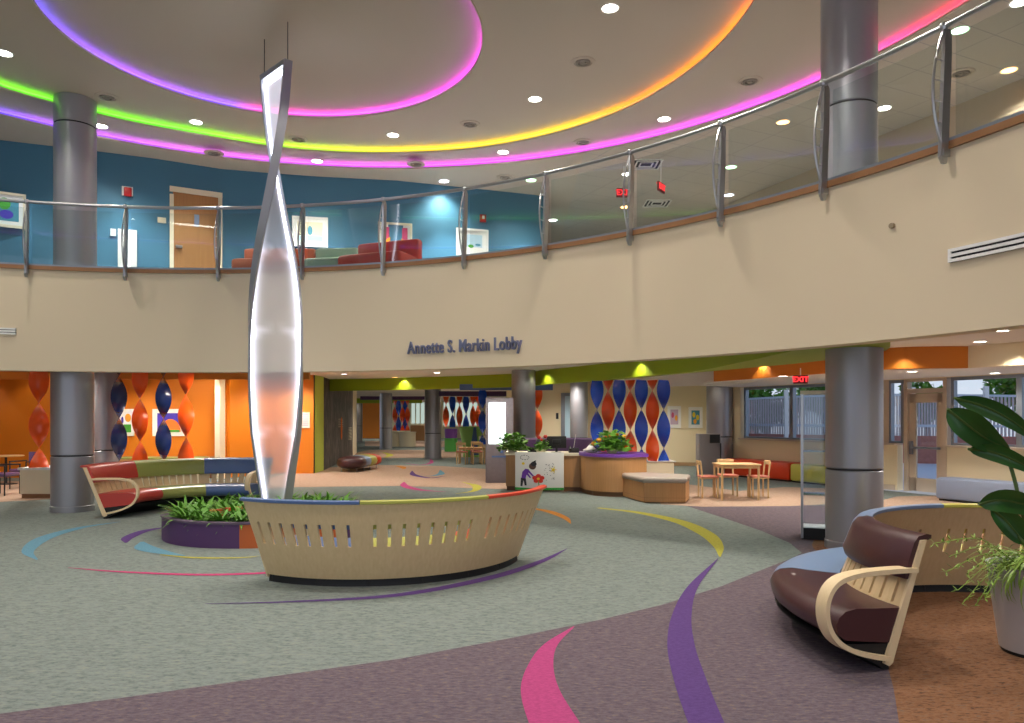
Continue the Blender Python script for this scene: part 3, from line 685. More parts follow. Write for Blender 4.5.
exitsign(at(800.5, 379.5, 14.8), -.35, 'red exit sign hanging under the orange bulkhead by the windows', W_=.27, Hh=.17, hang=.14)

# ------------------------------------------------------------------ columns
def column(x, y, r, z0, z1, joints, label, group=None, base=True):
    t = thing('column', label, 'column', (x, y, z0), group)
    zs = [z0] + list(joints) + [z1]
    for i in range(len(zs) - 1):
        a_, c_ = zs[i] + (.0 if i == 0 else .012), zs[i + 1] - (.012 if i < len(zs) - 2 else 0)
        b = MB(); b.lathe((x, y, 0), [(r - .012, a_), (r, a_ + .012), (r, c_ - .012), (r - .012, c_)], 64); b.build('shaft', M['steel'], t)
    for j in joints:
        b = MB(); b.lathe((x, y, 0), [(r - .02, j - .02), (r - .012, j - .02), (r - .012, j + .02), (r - .02, j + .02)], 48); b.build('joint_band', M['dark'], t)
    if base:
        b = MB(); b.lathe((x, y, 0), [(r + .012, z0), (r + .012, z0 + .1), (r, z0 + .11)], 64); b.build('base_ring', M['steel'], t)
    return t
D_ = 13.05; R_ = .345
def zof(py, d): return EYE + (CY - py) / F * d
xl = (72.5 - CX) / F * (D_ + .55)
column(xl, 13.6, R_, 0, 2.97, [zof(457, 13.0)], 'large steel clad column at left under the balcony')
column(xl + .05, 13.6, R_, H2, ZMI, [zof(116, 13.1)], 'left steel clad column on the upper floor rising to the ceiling')
column((854 - CX) / F * 9.75, 9.75, .345, 0, 2.97, [zof(470, 9.5)], 'large steel clad column at right behind the round bench')
column((849 - CX) / F * 9.85, 9.85, .345, H2, ZOU, [zof(102, 9.6)], 'right steel clad column on the upper floor behind the glass railing')
column((105 - CX) / F * 17.4, 17.4, .3, 0, 2.97, [zof(450.5, 17.1)], 'steel column just behind the large left column')
column((523.5 - CX) / F * 20.4, 20.4, .325, 0, 2.97, [zof(380, 20.1), zof(455, 20.1)], 'steel column standing behind the reception desk')
column((433 - CX) / F * 30.4, 30.4, .335, 0, 2.97, [zof(433.5, 30)], 'steel column in the middle of the corridor')
column((386 - CX) / F * 40, 40, .33, 0, 2.97, [zof(428, 40)], 'steel column farther down the corridor')
column((358 - CX) / F * 51, 51, .3, 0, 2.97, [zof(426, 50)], 'farthest spotlit steel column at the corridor left side')
column(6.2, 22.4, .385, 0, 2.97, [zof(437, 22)], 'steel column in the back right corner behind the grey kiosk')
column((579 - CX) / F * 25.4, 25.4, .3, 0, 2.97, [zof(438, 25)], 'steel column beside the narrow doorway behind reception')

# ------------------------------------------------------------------ lower walls and bulkheads
def sw(name, pts, z0, z1, m, th=.1, ang=35): b = MB(); b.wall(pts, z0, z1, th); return struct(b.build(name, M[m] if isinstance(m, str) else m, ang=ang))
sw('wall_left', [(-17, 21), (-8.0, 21)], 0, 2.97, 'orange')
sw('wall_left_side', [(-17, 8), (-17, 21)], 0, 2.97, 'orange')
b = MB(); b.box((-8.02, 20.6, 1.485), (.14, .5, 2.97), .1); struct(b.build('trim_2', M['cream']))
sw('wall_orange', [(-7.9, 21), (-7.2, 22.5), (-5.98, 22.6)], 0, 2.97, 'orange')
sw('trim_3', [(-5.98, 22.62), (-5.98, 22.75)], 0, 2.97, 'dark')
sw('wall_lime', [(-5.96, 22.75), (-6.0, 23.9)], 0, 2.97, 'lime')
mm, nt_, bs_ = newmat('mural'); tc_ = nt_.nodes.new('ShaderNodeTexCoord'); n_ = nt_.nodes.new('ShaderNodeTexNoise'); n_.inputs['Scale'].default_value = 3; n_.inputs['Detail'].default_value = 8; n_.inputs['Distortion'].default_value = 2
mp_ = nt_.nodes.new('ShaderNodeMapping'); mp_.inputs['Scale'].default_value = (1, 1, .35); nt_.links.new(tc_.outputs['Object'], mp_.inputs[0]); nt_.links.new(mp_.outputs[0], n_.inputs['Vector'])
cr_ = nt_.nodes.new('ShaderNodeValToRGB'); cr_.color_ramp.elements[0].position = .45; cr_.color_ramp.elements[0].color = rgb(62, 52, 50); cr_.color_ramp.elements[1].position = .7; cr_.color_ramp.elements[1].color = rgb(130, 116, 108)
nt_.links.new(n_.outputs['Fac'], cr_.inputs[0]); nt_.links.new(cr_.outputs[0], bs_.inputs['Base Color'])
sw('wall_mural', [(-6.0, 23.92), (-6.9, 32.5)], 0, 2.97, mm)
b = MB()
for k in range(5): b.box((-6.44 + .0, 28.2, 1.62 - .07 * k), (.012, 1.3, .02), .104)
for k in range(9): b.box((-6.74, 31.2, 1.25 - .06 * k), (.012, 1.2, .02), .104)
tag(b.build('wall_text_block', M['a_cream']), 'pale lines of small text on the dark mural wall', 'wall text')
b = MB(); b.lathe((-6.36, 28.0, .85), [(.02, 0), (.09, .1), (.08, .3), (.12, .45), (.06, .6), (.09, .72), (.02, .85)], 10)
fig = b.build('mural_figure', M['a_or']); fig.scale = (.15, 1.4, 1); tag(fig, 'orange standing figure image on the dark mural wall', 'wall graphic')
sw('trim_4', [(-6.9, 32.5), (-7.35, 35.5)], 0, 2.97, 'cream')
sw('wall_corridor_left', [(-7.35, 35.5), (-16, 36)], 0, 2.97, 'cream')
sw('wall_far_orange', [(-16, 60), (-10.4, 60)], 0, 2.97, 'orange')
sw('wall_far', [(-10.4, 60), (12, 60)], 0, 2.97, 'beige')
sw('wall_corridor_right', [(7.5, 26), (-.2, 26.8), (-.4, 44), (-1.0, 60)][:2], 0, 2.97, 'beige', th=-.1)
BK = [(.75, 26.9), (7.6, 26.0)]
sw('wall_back_side', [(.75, 26.95), (2.2, 60)], 0, 2.97, 'beige')
sw('baseboard_back', [(-.2, 26.79), (7.5, 25.99)], 0, .12, mat('base_tan', rgb(176, 142, 104), .6), th=-.03)
WW = [(6.64, 22.3), (7.6, 20.3), (9.6, 16.2), (10.9, 13.5), (12.4, 10.4), (13.2, 8.8)]
WL = [(6.64, 22.3), (13.0, 9.27)]
# window wall: line X = 17.52-.488*Y
wang = math.atan2(9.27 - 22.3, 13.0 - 6.64); wdir = Vector((math.cos(wang), math.sin(wang), 0)); wn = Vector((math.sin(wang), -math.cos(wang), 0))  # towards the room
WO = Vector((6.64, 22.3, 0))
def wx(px):
    dx = (px - CX) / F; # WO + s*wdir on ray
    return (dx * WO.y - WO.x) / (wdir.x - dx * wdir.y)
def wseg(s0, s1, z0, z1, th, m, name=None, parent=None, off=0.0, kind=True, mb=None):
    b = mb or MB(); c = WO + wdir * ((s0 + s1) / 2) + wn * off; b.box((c.x, c.y, (z0 + z1) / 2), (s1 - s0, th, z1 - z0), wang)
    if mb: return mb
    o = b.build(name, M[m] if isinstance(m, str) else m, parent)
    if parent is None and kind: struct(o)
    return o
s743, s797, s905, s951, s1024 = wx(743), wx(797), wx(906), wx(949), wx(1024)
sEnd = 14.4; sill = 1.05; head = 2.56
b = MB(); wseg(0, s743, 0, 2.97, .2, None, mb=b); wseg(s743, s905 - .15, 0, sill, .2, None, mb=b); wseg(s951 + .02, sEnd, 0, sill, .2, None, mb=b); wseg(s743, sEnd, head, 2.97, .2, None, mb=b)
struct(b.build('wall_right', M['beige'], smooth=False))
sw('wall_corner_back', [(6.64, 22.4), (7.6, 26.1)], 0, 2.97, 'beige', th=-.1)
b = MB(); wseg(s743, s905 - .15, sill, sill + .04, .3, None, mb=b, off=.05); struct(b.build('trim_5', M['offwhite']))
b = MB(); wseg(s951 + .02, sEnd, sill, sill + .04, .3, None, mb=b, off=.05); struct(b.build('trim_6', M['offwhite']))
b = MB(); wseg(s951 + .05, sEnd, 0, .12, .02, None, mb=b, off=.115); wseg(0, s905 - .2, 0, .12, .02, None, mb=b, off=.115); struct(b.build('baseboard_right', M['offwhite']))
def window(n, s0, s1, z0, z1, mull=(), fr=.07):
    w_ = bpy.data.objects.new('window_%d' % n, None); COL.objects.link(w_); c = WO + wdir * ((s0 + s1) / 2); w_.location = (c.x, c.y, z0); w_['kind'] = 'structure'
    b = MB()
    wseg(s0, s1, z1 - fr, z1, .12, None, mb=b); wseg(s0, s1, z0, z0 + fr * .7, .12, None, mb=b); wseg(s0, s0 + fr, z0, z1, .12, None, mb=b); wseg(s1 - fr, s1, z0, z1, .12, None, mb=b)
    b.build('window_frame', M['alu'], w_)
    for s_ in mull: b = MB(); wseg(s_ - fr * .8, s_ + fr * .8, z0, z1, .13, None, mb=b); b.build('mullion', M['alu'], w_)
    b = MB(); wseg(s0 + fr, s1 - fr, z0 + fr * .7, z1 - fr, .012, None, mb=b); b.build('pane', M['wglass'], w_)
window(1, s743 + .1, wx(888), sill + .04, head, (wx(793),))
window(2, wx(890), s905 - .02, sill + .04, head)
window(3, s951 + .08, sEnd - .2, sill + .04, head, (wx(1021), 10.5))
b = MB(); wseg(wx(886) - .02, wx(890) + .02, 0, head, .14, None, mb=b); struct(b.build('trim_7', M['offwhite']))
# glazed door
dr = bpy.data.objects.new('door_2', None); COL.objects.link(dr); c = WO + wdir * ((s905 + s951) / 2); dr.location = (c.x, c.y, 0); dr['kind'] = 'structure'
fr = .09
b = MB(); wseg(s905, s905 + fr, 0, head, .16, None, mb=b); wseg(s951 - fr, s951, 0, head, .16, None, mb=b); wseg(s905, s951, head - .06, head, .16, None, mb=b); wseg(s905, s951, 2.24, 2.34, .16, None, mb=b); b.build('door_frame', M['offwhite'], dr)
b = MB(); d0, d1 = s905 + fr + .01, s951 - fr - .01; st = .17
wseg(d0, d0 + st, .02, 2.23, .05, None, mb=b); wseg(d1 - st, d1, .02, 2.23, .05, None, mb=b); wseg(d0, d1, 2.02, 2.23, .05, None, mb=b); wseg(d0, d1, .02, .32, .05, None, mb=b); lf = b.build('door_leaf', M['offwhite'], dr)
b = MB(); wseg(d0 + st, d1 - st, .32, 2.02, .012, None, mb=b); wseg(d0, d1, 2.34, head - .06, .012, None, mb=b); b.build('pane', M['wglass'], dr)
b = MB(); wseg(d0 + .05, d1 - .05, .98, 1.03, .03, None, mb=b, off=.08); wseg(d0 + .03, d0 + .1, .85, 1.15, .05, None, mb=b, off=.05); b.build('push_bar', M['alu'], lf)

# bulkheads (hanging soffit bands)
def bulk(n, pts, z0, z1, m, th=.14, under=None):
    P = smoothcurve([Vector((p[0], p[1], 0)) for p in pts], 6)
    b = MB(); b.wall([(p.x, p.y) for p in P], z0, z1, th); return struct(b.build('trim_%d' % n, M[m]))
ginner = smoothcurve([Vector((x, y, 0)) for x, y in ((-7.2, 25.6), (-3.6, 24.3), (0, 22.0), (.9, 20.2), (2.1, 17.9), (2.75, 16.3), (3.5, 14.6), (3.68, 12), (3.75, 9.7), (3.9, 8.5))], 6)
gouter = smoothcurve([Vector((x, y, 0)) for x, y in ((-7.2, 25.8), (-3.6, 24.5), (0, 22.2), (1.0, 20.35), (2.3, 18.1), (3.05, 16.3), (4.05, 13.9), (4.75, 12.1), (5.0, 10.2), (4.3, 8.5))], 6)
b = MB(); b.loft([[Vector((p.x, p.y, 2.58)), Vector((q.x, q.y, 2.58)), Vector((q.x, q.y, 2.97)), Vector((p.x, p.y, 2.97))] for p, q in zip(ginner, gouter)])
struct(b.build('trim_8', M['green']))
bulk(9, [(5.0, 18.6), (5.5, 17.4), (6.0, 15.9), (6.85, 13.9), (7.5, 13.5), (8.2, 13.45)], 2.58, 2.97, 'orange2')
bulk(10, [(8.17, 13.47), (8.7, 12.5), (10, 11), (12, 9.5)], 2.58, 2.97, 'cream')
bulk(11, [(-17, 17.4), (-12, 17.4), (-7.2, 17.5), (-4.75, 17.55)], 2.58, 2.97, 'orange2')
bulk(12, [(3.3, 22), (4.6, 20.6), (5.8, 19.3), (5.9, 18.4)], 2.55, 2.97, 'ceil_low')
bulk(13, [(-1.6, 22.9), (1.25, 22.9)], 2.52, 2.7, 'v_blue')
bulk(14, [(-3.2, 30.2), (.8, 30.2)], 2.54, 2.74, 'p_purple')
bulk(15, [(-12, 50), (-6.0, 50)], 2.62, 2.95, 'green')
bulk(16, [(-8.5, 42), (-4, 42)], 2.66, 2.86, 'p_purple')
# window bay ceiling
b = MB(); b.prism([(5.0, 18.7), (5.5, 17.5), (6.0, 16.0), (6.95, 14.0), (8.2, 13.55), (8.8, 12.6), (10.1, 11.1), (12.2, 9.6), (12.6, 10.0), (7.4, 20.5), (6.7, 22.0), (5.2, 21.0)], 2.575, 2.62)
struct(b.build('ceiling_bay', M['ceil_low'], smooth=False))

# low downlights
def low(px, py, z, label, pw=35, r=.09, k='w', spot=130):
    p = fl(px, py, z) if py < CY else None
    t = thing('downlight', label, 'ceiling light', p - Vector((0, 0, .012)))
    b = MB(); b.lathe(p, [(r, -.006), (r * 1.2, -.01), (r * 1.22, 0), (r * .98, 0)], 20); b.build('trim_ring', M['white'], t)
    b = MB(); b.lathe(p, [(.001, -.006), (r, -.006), (r, -.001)], 20); b.build('lens', M['lamp_' + k], t)
    if pw: lamp(p - Vector((0, 0, .03)), pw, .08, spot=spot, blend=.7)
low(344, 374, 2.97, 'round downlight at the left end of the lower ceiling under the balcony', k='b')
low(395, 377.2, 2.97, 'amber tinted downlight above the green band', k='o')
low(437, 372.6, 2.97, 'round downlight under the balcony lettering')
low(980, 341.5, 2.97, 'bright downlight over the cream bulkhead at right', 60)
low(912, 371.3, 2.575, 'downlight above the glazed exit door', 80)
low(783, 376.0, 2.575, 'downlight between orange bulkhead and exit sign', 80)
low(995, 373.0, 2.575, 'downlight above the right windows', 80)
for px, pl in ((52, 'nearest the left column'), (128, 'leftmost above the sun picture'), (152, 'between the hanging twists'), (176, 'above the right hand twist')):
    p = Vector(((px - CX) / F * 18.6, 18.6, 2.97)); low(px, CY - 1.27 * F / 24.6, 2.97, 'small downlight over the orange wall ' + pl, 0, .07)
# working lamps under the balcony (each with its fixture)
LOWG = [(-13, 15.5), (-10.4, 16.6), (-10.2, 19.6), (-7.6, 19.6), (-6.6, 16.2), (-3.6, 19.5), (-.4, 18), (2.6, 20.5), (4.8, 15.4), (-3.2, 27), (-4.8, 33), (-4, 39), (-6, 46), (-6, 54), (0.2, 34), (0, 42), (6, 12), (7.2, 11), (6.5, 8.6), (2.2, 14.8), (4.6, 24.2), (1.8, 24.6), (-6.4, 21.6), (-10, 56)]
for i, (x, y) in enumerate(LOWG):
    z = 2.97; p = Vector((x, y, z))
    t = fixture(p, .08, M['lamp_w'], 'small round downlight in the lower ceiling under the balcony', group='small downlights in the lower ceiling')
    lamp(p - Vector((0, 0, .03)), 240, .08, spot=150, blend=.7)
# spots on green bulkhead, orange bulkhead, column tops
def wash(x, y, z, tx, ty, tz, pw, spot=50, col=(1, .9, .7)):
    l = lamp((x, y, z), pw, .04, col, spot=spot, blend=.5, name='accent_spot')
    d = Vector((tx, ty, tz)) - Vector((x, y, z)); l.rotation_euler = d.to_track_quat('-Z', 'Y').to_euler()
def washpx(px, py, d, back, pw, spot=60, z=2.95):
    p = at(px, py, d); q = p.copy(); q.y -= back; q.z = z
    wash(q.x, q.y, q.z, q.x, q.y + .001, 0, pw * 2.2, 120)
washpx(404, 385, 24.45, .3, 14); washpx(633, 375, 16.4, .25, 14); washpx(752, 355, 12.0, .3, 10); washpx(541, 384, 20.3, .3, 12)
washpx(757, 372, 17.2, .3, 14); washpx(893, 356, 13.7, .35, 14); washpx(996, 350, 12.9, .45, 24, 90)
wash(.25, 19.75, 2.95, .28, 20.1, 2.0, 20, 70)
wash(-10.45, 50.2, 2.95, -10.45, 50.7, 1.8, 30, 60)
wash(5.75, 21.7, 2.95, 6.1, 22.1, 1.6, 16, 60)
for (px, d) in ((27, 20), (165, 20), (237, 20.6), (205, 20.4), (-60, 20)):
    x = (px - CX) / F * d; wash(x, d - .4, 2.93, x, d + .9, 1.5, 26, 95)

# ------------------------------------------------------------------ hanging twisted sculpture
SC = Vector((-3.59, 11.4, 0)); zk = [(.0, -228), (.48, -217), (1.7, -188), (2.87, -160), (4.1, -117), (4.8, -92), (5.5, -72.5), (6.2, -55), (7.0, -45)]
def phi(z):
    for (z0, a0), (z1, a1) in zip(zk, zk[1:]):
        if z <= z1: 
            t = (z - z0) / (z1 - z0); return math.radians(a0 + (a1 - a0) * t)
    return math.radians(-45)
Z0, Z1 = .36, 7.0; NS = 80
zs = [Z0 + (Z1 - Z0) * i / NS for i in range(NS + 1)]
ph = [phi(z) for z in zs]
for _ in range(14): ph = [ph[0]] + [(ph[i - 1] + 2 * ph[i] + ph[i + 1]) / 4 for i in range(1, NS)] + [ph[-1]]
def hw(z): 
    if z < 1.4: return .30 + .09 * (z - .3) / 1.1
    return .395
sc_ = thing('twisted_light_sculpture', 'tall twisted metal framed light sculpture hanging over the round planter', 'sculpture', (SC.x, SC.y, Z0))
def sring(i, u0, u1, v0, v1):
    z = zs[i]; a = ph[i]; U = Vector((math.cos(a), math.sin(a), 0)); V = Vector((-math.sin(a), math.cos(a), 0)); c = Vector((SC.x, SC.y, z))
    return [c + U * u0 + V * v0, c + U * u1 + V * v0, c + U * u1 + V * v1, c + U * u0 + V * v1]
for sgn in (1, -1):
    b = MB(); b.loft([sring(i, sgn * hw(zs[i]), sgn * (hw(zs[i]) - .035), -.065, .065) for i in range(NS + 1)]); b.build('side_rail', M['frame'], sc_, ang=50)
    b = MB(); b.loft([sring(i, sgn * (hw(zs[i]) - .036), sgn * (hw(zs[i]) - .052), -.02, .02) for i in range(NS + 1)]); b.build('led_strip', M['led'], sc_, ang=50)
b = MB()
for i0, i1 in ((NS - 1, NS), (0, 1)):
    b = MB(); b.loft([sring(i0, -hw(zs[i0]), hw(zs[i0]), -.065, .065), sring(i1, -hw(zs[i1]), hw(zs[i1]), -.065, .065)])
    b.build('end_bar', M['frame'], sc_)
b = MB(); i = NS - 1
for i_ in (NS - 2,): b.loft([sring(i_, -.34, .34, -.02, .02), [p + Vector((0, 0, .05)) for p in sring(i_, -.34, .34, -.02, .02)]])
b.build('led_strip', M['led'], sc_)
# panel: edge-lit translucent sheet, brightness falls from the edges of the sheet
pmn = bpy.data.materials.new('edge_lit_panel'); pmn.use_nodes = True; nt = pmn.node_tree; nt.nodes.clear()
o_ = nt.nodes.new('ShaderNodeOutputMaterial'); at_ = nt.nodes.new('ShaderNodeAttribute'); at_.attribute_name = 'edge'
tr = nt.nodes.new('ShaderNodeBsdfTransparent'); tr.inputs[0].default_value = (.9, .9, .95, 1); tl = nt.nodes.new('ShaderNodeBsdfTranslucent'); tl.inputs[0].default_value = (.8, .8, .85, 1)
df = nt.nodes.new('ShaderNodeBsdfDiffuse'); df.inputs[0].default_value = (.8, .8, .84, 1); em = nt.nodes.new('ShaderNodeEmission'); em.inputs[0].default_value = (.82, .84, 1, 1)
mm_ = nt.nodes.new('ShaderNodeMath'); mm_.operation = 'MULTIPLY_ADD'; nt.links.new(at_.outputs['Fac'], mm_.inputs[0]); mm_.inputs[1].default_value = 1.3; mm_.inputs[2].default_value = .04; nt.links.new(mm_.outputs[0], em.inputs[1])
a1 = nt.nodes.new('ShaderNodeMixShader'); nt.links.new(df.outputs[0], a1.inputs[1]); nt.links.new(tl.outputs[0], a1.inputs[2])
a2 = nt.nodes.new('ShaderNodeMixShader'); a2.inputs[0].default_value = .42; nt.links.new(tr.outputs[0], a2.inputs[1]); nt.links.new(a1.outputs[0], a2.inputs[2])
a3 = nt.nodes.new('ShaderNodeAddShader'); nt.links.new(a2.outputs[0], a3.inputs[0]); nt.links.new(em.outputs[0], a3.inputs[1]); nt.links.new(a3.outputs[0], o_.inputs[0])
b = MB(); nu = 16; rows = []
for i in range(NS + 1):
    r = sring(i, -(hw(zs[i]) - .045), hw(zs[i]) - .045, 0, 0); rows.append([r[0].lerp(r[1], k / nu) for k in range(nu + 1)])
b.loft(rows, closed=False, caps=False); pn = b.build('light_panel', pmn, sc_, ang=80)
ea = pn.data.attributes.new('edge', 'FLOAT', 'POINT')
for k, v in enumerate(pn.data.vertices):
    row, j = divmod(k, nu + 1); z = zs[row]; x = abs(j / nu * 2 - 1); v_ = x ** 6
    for zj in (4.15, 2.95, 1.42): v_ += .35 * math.exp(-((z - zj - .12 * (1 - x)) / .06) ** 2) * x
    if z > 5.4: v_ += .3
    ea.data[k].value = min(v_, 1.1)
for k in (0, 1):
    p = sring(NS, -(hw(7) - .03), hw(7) - .03, 0, 0)[k]; b = MB(); b.tube([p, Vector((p.x, p.y, ZIN))], .006, 6); b.build('suspension_cable', M['dark'], sc_)

# ------------------------------------------------------------------ round planter
PC = Vector((-3.62, 11.1, 0)); PR = 1.42
pl = thing('round_planter', 'low round planter with purple and orange panels under the sculpture', 'planter', (PC.x, PC.y, 0))
for a0, a1, m in ((205, 274, 'p_purple'), (274, 330, 'p_orange'), (330, 400, 'p_purple'), (40, 110, 'p_orange'), (110, 190, 'p_purple'), (190, 205, 'p_blue')):
    b = MB(); b.sweep([(0, 0), (-.08, 0), (-.08, .31), (0, .31)], PC, a0, a1, lambda u: PR + u, 24); b.build('side_panel', M[m], pl)
b = MB(); b.sweep([(.015, .31), (-.1, .31), (-.1, .335), (.015, .335)], PC, 0, 360, lambda u: PR + u, 90); b.build('rim', mat('planter_rim', rgb(92, 76, 96), .5), pl)
b = MB(); b.lathe(PC, [(.01, .26), (PR - .085, .25), (PR - .085, .2)], 48, caps=False); b.build('soil', M['soil'], pl)
b = MB(); b.sweep([(0, .26), (-.04, .26), (-.04, .41), (0, .41)], (-3.3, 10.1), 100, 165, lambda u: .95 + u, 20)
tag(b.build('red_edging', M['v_red']), 'red curved edging strip standing in the planter foliage', 'edging')
b = MB(); b.box((SC.x, SC.y, .3), (.66, .25, .12), ph[0], bev=.02); tag(b.build('sculpture_plinth', M['frame']), 'low metal foot under the twisted sculpture in the planter', 'plinth')
def leafy(name, n, L, W_, droop, m, seed, up=.9, stem=False):
    rd = random.Random(seed); b = MB()
    for k in range(n):
        a = rd.uniform(0, 2 * PI); el = rd.uniform(.35, 1.25) * up; l = L * rd.uniform(.7, 1.1); w_ = W_ * rd.uniform(.8, 1.2); dr = droop * rd.uniform(.6, 1.3)
        d = Vector((math.cos(a), math.sin(a), 0)); sd = Vector((-math.sin(a), math.cos(a), 0)); p = Vector((0, 0, 0)) + d * rd.uniform(0, .04); e = el; P = [p.copy()]
        for s_ in range(6): p = p + (d * math.cos(e) + Vector((0, 0, math.sin(e)))) * (l / 6); e -= dr / 6; P.append(p.copy())
        ws = [.25, .75, 1, .95, .7, .35, .03]
        vs = []; 
        for q, w1 in zip(P, ws): vs += [q - sd * (w_ * w1 / 2), q + Vector((0, 0, -.12 * w_ * w1)), q + sd * (w_ * w1 / 2)]
        fs = []
        for i in range(6): fs += [(3 * i, 3 * i + 1, 3 * i + 4, 3 * i + 3), (3 * i + 1, 3 * i + 2, 3 * i + 5, 3 * i + 4)]
        b.add(vs, fs)
    me_o = b.build(name, M[m], ang=60); return me_o
rd = random.Random(3)
protos = []
for s_ in range(3):
    o = leafy('leafy_plant', 40, .42, .055, 1.3, ('leaf', 'leaf', 'leaf3')[s_] if s_ < 2 else 'leaf', 10 + s_, 1.0)
    o.data.transform(Matrix.Translation(o.location)); o.location = (0, 0, 0); protos.append(o)
spots = []
while len(spots) < 62:
    a = rd.uniform(0, 2 * PI); r = 1.22 * math.sqrt(rd.random()); x, y = PC.x + r * math.cos(a), PC.y + r * math.sin(a)
    if abs(x - SC.x) < .38 and abs(y - SC.y) < .28: continue
    if all((x - q[0]) ** 2 + (y - q[1]) ** 2 > .065 for q in spots) or rd.random() < .01: spots.append((x, y))
for i, (x, y) in enumerate(spots):
    o = protos[i] if i < 3 else protos[i % 3].copy()
    if i >= 3: COL.objects.link(o)
    o.location = (x, y, .255); o.rotation_euler = (0, 0, rd.uniform(0, 6.28)); s_ = rd.uniform(.75, 1.0); o.scale = (s_, s_, s_)
    tag(o, 'arching strap leaved green plant growing in the round planter', 'plant', 'strap leaved plants filling the round planter')

# ------------------------------------------------------------------ curved benches
def bench(c, Rb, sg, segs, label, cut=0, arms=(True, True), legs=True, nslot=8):
    """sg=+1 seat faces outward, -1 seat faces the centre. segs: (a0,a1,material) in degrees"""
    f = lambda u: Rb + sg * u
    T = thing('curved_bench', label, 'bench', (c[0], c[1], 0))
    lean = lambda z: -.30 * (z - .06) / .79
    for a0, a1, m in segs:
        n = 16
        # plywood back shell with slots
        b = MB(); cols = []; span = a1 - a0; sw_ = math.degrees(.03 / Rb) * (1 if span > 0 else -1)
        edges = [a0]; sl = []
        for k in range(nslot):
            mid = a0 + span * (k + .9) / (nslot + .8); edges += [mid - sw_ / 2, mid + sw_ / 2]; sl.append(len(edges) - 2)
        edges.append(a1)
        fine = []; flag = []
        for i in range(len(edges) - 1):
            fine.append(edges[i]); flag.append(i in sl)
            if i not in sl: fine.append((edges[i] + edges[i + 1]) / 2); flag.append(False)
        fine.append(edges[-1])
        zl = [.075, .42, .65, .86]; vs = []
        for a in fine:
            for side in (0, 1):
                for z in zl:
                    r = f(lean(z) + (-.0 if side == 0 else -.028)); vs.append((c[0] + r * math.cos(math.radians(a)), c[1] + r * math.sin(math.radians(a)), z))
        fs = []; K = 8
        for i in range(len(fine) - 1):
            p, q = i * K, (i + 1) * K
            for side in (0, 4):
                for j in range(3):
                    if flag[i] and j == 1: continue
                    fs.append((p + side + j, q + side + j, q + side + j + 1, p + side + j + 1))
            fs.append((p, q, q + 4, p + 4)); fs.append((p + 3, q + 3, q + 7, p + 7))
            if flag[i]:
                fs.append((p + 1, q + 1, q + 5, p + 5)); fs.append((p + 2, q + 2, q + 6, p + 6)); fs.append((p + 1, p + 2, p + 6, p + 5)); fs.append((q + 1, q + 2, q + 6, q + 5))
        for e in (0, (len(fine) - 1) * K):
            for j in range(3): fs.append((e + j, e + j + 1, e + 5 + j, e + 4 + j))
        b.add(vs, fs); g_ = .12 if span > 0 else -.12
        b.build('back_shell', M['birch'], T, ang=30)
        q0, q1 = a0 + g_, a1 - g_
        b = MB(); b.sweep([(lean(.6) + .002, .6), (lean(.6) + .05, .6), (lean(.64) + .075, .64), (lean(.84) + .075, .84), (lean(.88) + .05, .885), (lean(.88) - .02, .9), (lean(.88) - .06, .89), (lean(.86) - .065, .865), (lean(.85) - .032, .855), (lean(.862), .862)], c, q0, q1, f, n); b.build('back_cushion', M[m], T, ang=60)
        b = MB(); b.sweep([(-.125, .41), (.1, .42), (.34, .43), (.43, .415), (.48, .38), (.505, .33), (.49, .27), (.43, .225), (-.03, .18), (lean(.2) + .005, .19)], c, q0, q1, (lambda u: f(u - (cut if u > .2 else 0))), n); b.build('seat_cushion', M[m], T, ang=60)
    A0_, A1_ = segs[0][0], segs[-1][1]
    b = MB(); b.sweep([(.03, .0), (.06, .03), (.38, .2), (-.02, .175), (-.004, .08), (-.02, .0)], c, A0_ + (.4 if A1_ > A0_ else -.4), A1_ - (.4 if A1_ > A0_ else -.4), f, 48); b.build('under_frame', M['black'], T)
    for use, a in zip(arms, (A0_, A1_)):
        if not use: continue
        ar = math.radians(a); e = Vector((math.cos(ar), math.sin(ar), 0)); tn = Vector((-math.sin(ar), math.cos(ar), 0))
        pts = smoothcurve([(lean(.66), .66, 0), (lean(.66) + .2, .665, 0), (.25, .655, 0), (.42, .61, 0), (.5, .5, 0), (.5, .36, 0), (.43, .24, 0), (.3, .16, 0), (.14, .11, 0), (.0, .08, 0)], 5)
        out = 1 if (a == A1_) == (A1_ > A0_) else -1
        b = MB(); rings = []
        for i, p in enumerate(pts):
            t = pts[min(i + 1, len(pts) - 1)] - pts[max(i - 1, 0)]; t.normalize(); nrm = Vector((-t.y, t.x, 0))
            def W(u, z, s_): r = f(u); q = Vector((c[0], c[1], 0)) + e * r + tn * (s_ * out); q.z = z; return q
            h = .016
            rings.append([W(p.x + nrm.x * h, p.y + nrm.y * h, -.07), W(p.x - nrm.x * h, p.y - nrm.y * h, -.07), W(p.x - nrm.x * h, p.y - nrm.y * h, .03), W(p.x + nrm.x * h, p.y + nrm.y * h, .03)])
        b.loft(rings); b.build('armrest', M['birch_arm'], T, ang=50)
        # end plate of ply
        b = MB(); P = [(0, .03), (.04, .05), (lean(.85) + .03, .86), (lean(.85) - .01, .86), (-.03, .05)]
        rings = []
        for s_ in (-.01, .012): rings.append([(Vector((c[0], c[1], 0)) + e * f(u) + tn * (s_ * out)) + Vector((0, 0, z)) for u, z in P])
        b.loft(rings); b.build('end_plate', M['birch_arm'], T)
    k = 0; n = len(segs) * 2
